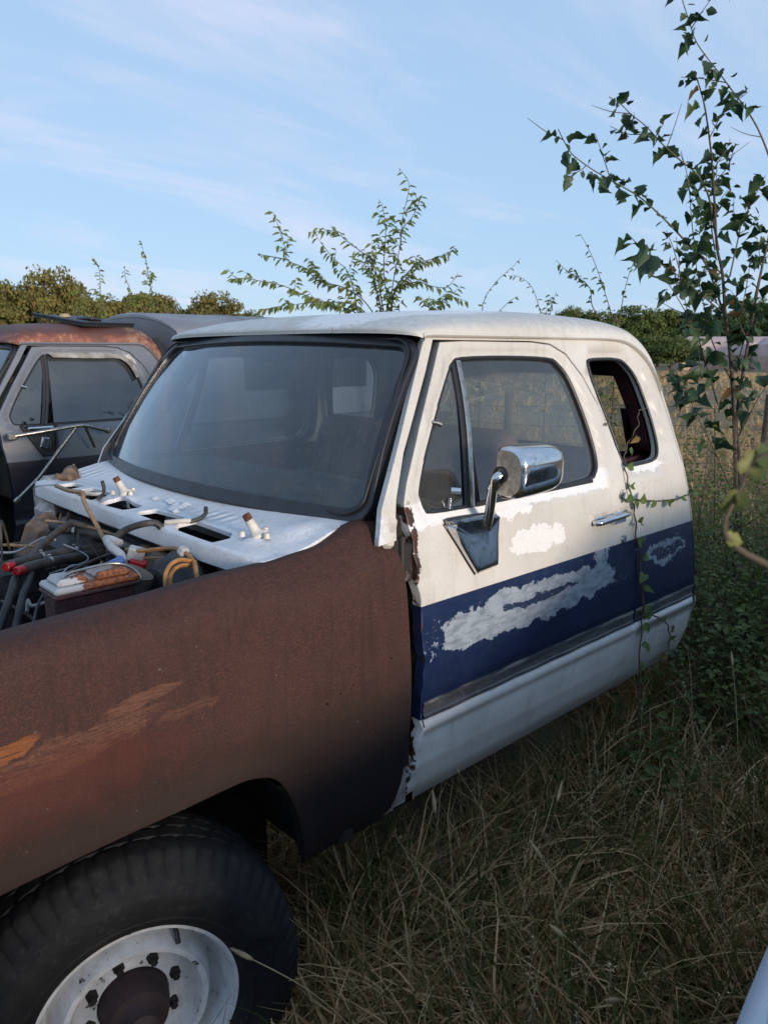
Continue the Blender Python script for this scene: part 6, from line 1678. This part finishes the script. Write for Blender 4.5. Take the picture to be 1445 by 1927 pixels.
# ------------------------------------------------------------------ trees
def crown_mesh(name, w, h, n, seed, leaf):
    rg = np.random.default_rng(seed); K = 46
    th = rg.uniform(0, 2 * np.pi, K); ph = np.arccos(rg.uniform(-.55, 1, K)); rad = rg.uniform(.45, .98, K)
    c = np.stack([np.sin(ph) * np.cos(th) * w / 2 * rad, np.sin(ph) * np.sin(th) * w / 2 * rad, h * .56 + np.cos(ph) * h * .42 * rad], 1)
    br = rg.uniform(.08, .20, K) * w
    k = rg.integers(0, K, n); v = rg.normal(0, 1, (n, 3)); v /= np.linalg.norm(v, axis=1)[:, None]
    v[:, 2] = np.where(v[:, 2] < -.3, -v[:, 2] * .5, v[:, 2])
    q = rg.uniform(.5, 1.08, n) ** .6
    P = c[k] + v * (br[k] * q)[:, None] * np.array([1, 1, .8]); P[:, 2] = np.maximum(P[:, 2], h * .06)
    D = rg.normal(0, 1, (n, 3)); N = v + rg.normal(0, .5, (n, 3))
    V, F = leaf_quads(P, D, N, rg.uniform(.6, 1.4, n) * leaf, .42)
    tint = (np.repeat((rg.uniform(0, 1, K)[k] * .5 + rg.uniform(0, .5, n)), 6))
    return fast_mesh(name, V, F, False, tint)
CR = [crown_mesh('crown', 1.0, 1.0, 13000, s, .032) for s in range(5)]
def trunk_mesh(seed):
    rg = np.random.default_rng(seed); b = MB()
    b.tube(spline([(0, 0, 0), (.01, .0, .2), (.02, .01, .45), (0, .02, .7)], 4), [.035, .025, .012], 8)
    for i in range(5):
        a = rg.uniform(0, 6.28); z = rg.uniform(.22, .5); b.tube(spline([(0.01, 0, z), (.15 * math.cos(a), .15 * math.sin(a), z + .14), (.30 * math.cos(a), .30 * math.sin(a), z + .22)], 3), [.014, .005], 6)
    return mesh('trunk', b.V, b.F, True)
TK = [trunk_mesh(s) for s in range(3)]
for me in CR: me.materials.append(None)
def tree(px, dist, h, w, var, mat, label, rot=0, group='trees along the far edge of the field'):
    """px: horizontal direction as an offset angle (deg) right of the view heading"""
    a = R(47.18) - R(px); p = Vector((math.cos(a) * dist, math.sin(a) * dist, GZ))
    root = empty('tree', p, label, 'tree', group)
    c = bpy.data.objects.new('crown', CR[var]); COL.objects.link(c); c.parent = root; c.scale = (w, w, h); c.rotation_euler.z = rot
    c.material_slots[0].link = 'OBJECT'; c.material_slots[0].material = M[mat]
    t = bpy.data.objects.new('trunk', TK[var % 3]); COL.objects.link(t); t.parent = root; t.scale = (h, h, h); t.rotation_euler.z = rot
    if not TK[var % 3].materials: TK[var % 3].materials.append(M['bark'])
deg = lambda px: math.degrees(math.atan((px - 722.5) / 1462.))
left = [(-45, 60, 7.6, 6.5, 0), (22, 66, 8.6, 5.2, 1), (92, 62, 8.3, 6.0, 2), (158, 66, 8.2, 5.6, 3), (222, 70, 7.9, 6.4, 4), (282, 72, 7.7, 7.0, 0), (338, 70, 7.5, 6.0, 1), (392, 68, 7.4, 6.6, 2), (438, 70, 7.0, 5.6, 3), (476, 72, 6.2, 4.6, 4)]
names = ['olive tree cut by the left edge of the far tree line', 'tall olive tree first from the left in the far line', 'tall rounded olive tree second from the left in the far line', 'olive tree third from the left, behind the leafy shoot',
         'lower tree behind the dense leafy column', 'brownish tree behind the tallest thin shoot', 'small tree left of the domed one in the far line', 'domed olive tree near the right end of the left tree line', 'sloping tree behind the top edge of the camper shell', 'dark low tree ending the left tree line']
for i, ((px, d, h, w, v), lab) in enumerate(zip(left, names)):
    tree(deg(px), d, h * .84 * (1.07, .93, 1.08, .95, .90, 1.06, .88, 1.06, .94, 1.0)[i], w * .92, v, 'tree_olive' if i < 9 else 'tree_green', lab, i * 1.3)
mid = [(560, 95, 5.0, 9, 1), (680, 98, 5.2, 9, 2), (800, 96, 5.3, 9, 3), (910, 97, 5.4, 9, 4)]
for i, (px, d, h, w, v) in enumerate(mid): tree(deg(px), d, h, w, v, 'tree_green', ['first', 'second', 'third', 'fourth'][i] + ' tree from the left of the low trees hidden behind the cab', i)
right = [(1005, 98, 6.2, 7, 0), (1062, 96, 7.0, 5, 1), (1120, 95, 6.4, 8, 2), (1180, 96, 6.6, 8, 3), (1240, 98, 6.6, 8, 4), (1290, 100, 6.4, 8, 0), (1345, 105, 6.4, 9, 1), (1395, 100, 7.6, 6.5, 2), (1440, 104, 7.0, 8, 3), (1490, 100, 6.8, 8, 4)]
names = ['low green tree hidden behind the middle of the roof', 'small dark tree poking up behind the roof', 'green tree just behind the rear end of the roof', 'rounded green tree right of the cab roof', 'green tree left of the shed', 'dark green tree touching the left end of the shed',
         'green tree behind the middle of the shed', 'taller pale green tree behind the shed', 'green tree behind the small cream shed', 'green tree cut by the right edge of the far line']
for i, ((px, d, h, w, v), lab) in enumerate(zip(right, names)): tree(deg(px), d, h, w, v, 'tree_green', lab, i * 2.1)
# bushes in front of the right tree line, left of the shed
for i, (px, d, h, w, v, lab) in enumerate(((1215, 60, 2.9, 5, 1, 'low green bush in the field right of the cab roof'), (1265, 58, 2.6, 4, 3, 'low green bush left of the round bale'))):
    tree(deg(px), d, h, w, v, 'tree_green', lab, i, 'low bushes in the field')
# trees behind the camera, seen only as reflections in glass and chrome
for i, (x, y, h) in enumerate(((-26, -40, 5.0), (-12, -44, 4.6), (3, -46, 5.2), (18, -43, 4.4), (-38, -24, 5.0), (34, -38, 4.8))):
    a = math.degrees(math.atan2(y, x)); tree(47.18 - a, math.hypot(x, y), h, 13, i % 5, 'tree_green', ['first', 'second', 'third', 'fourth', 'fifth', 'sixth'][i] + ' tree of the hedge behind the photographer', i, 'hedge trees behind the photographer')
# a few broad-bladed clumps through the grass
blades('broad_grass', 2600, (1.1, 4.6, .25, 1.9), .20, .45, .0085, .50, 1.1, 14, not_in_truck, 120, 'broad curling blades scattered through the grass beside the truck')
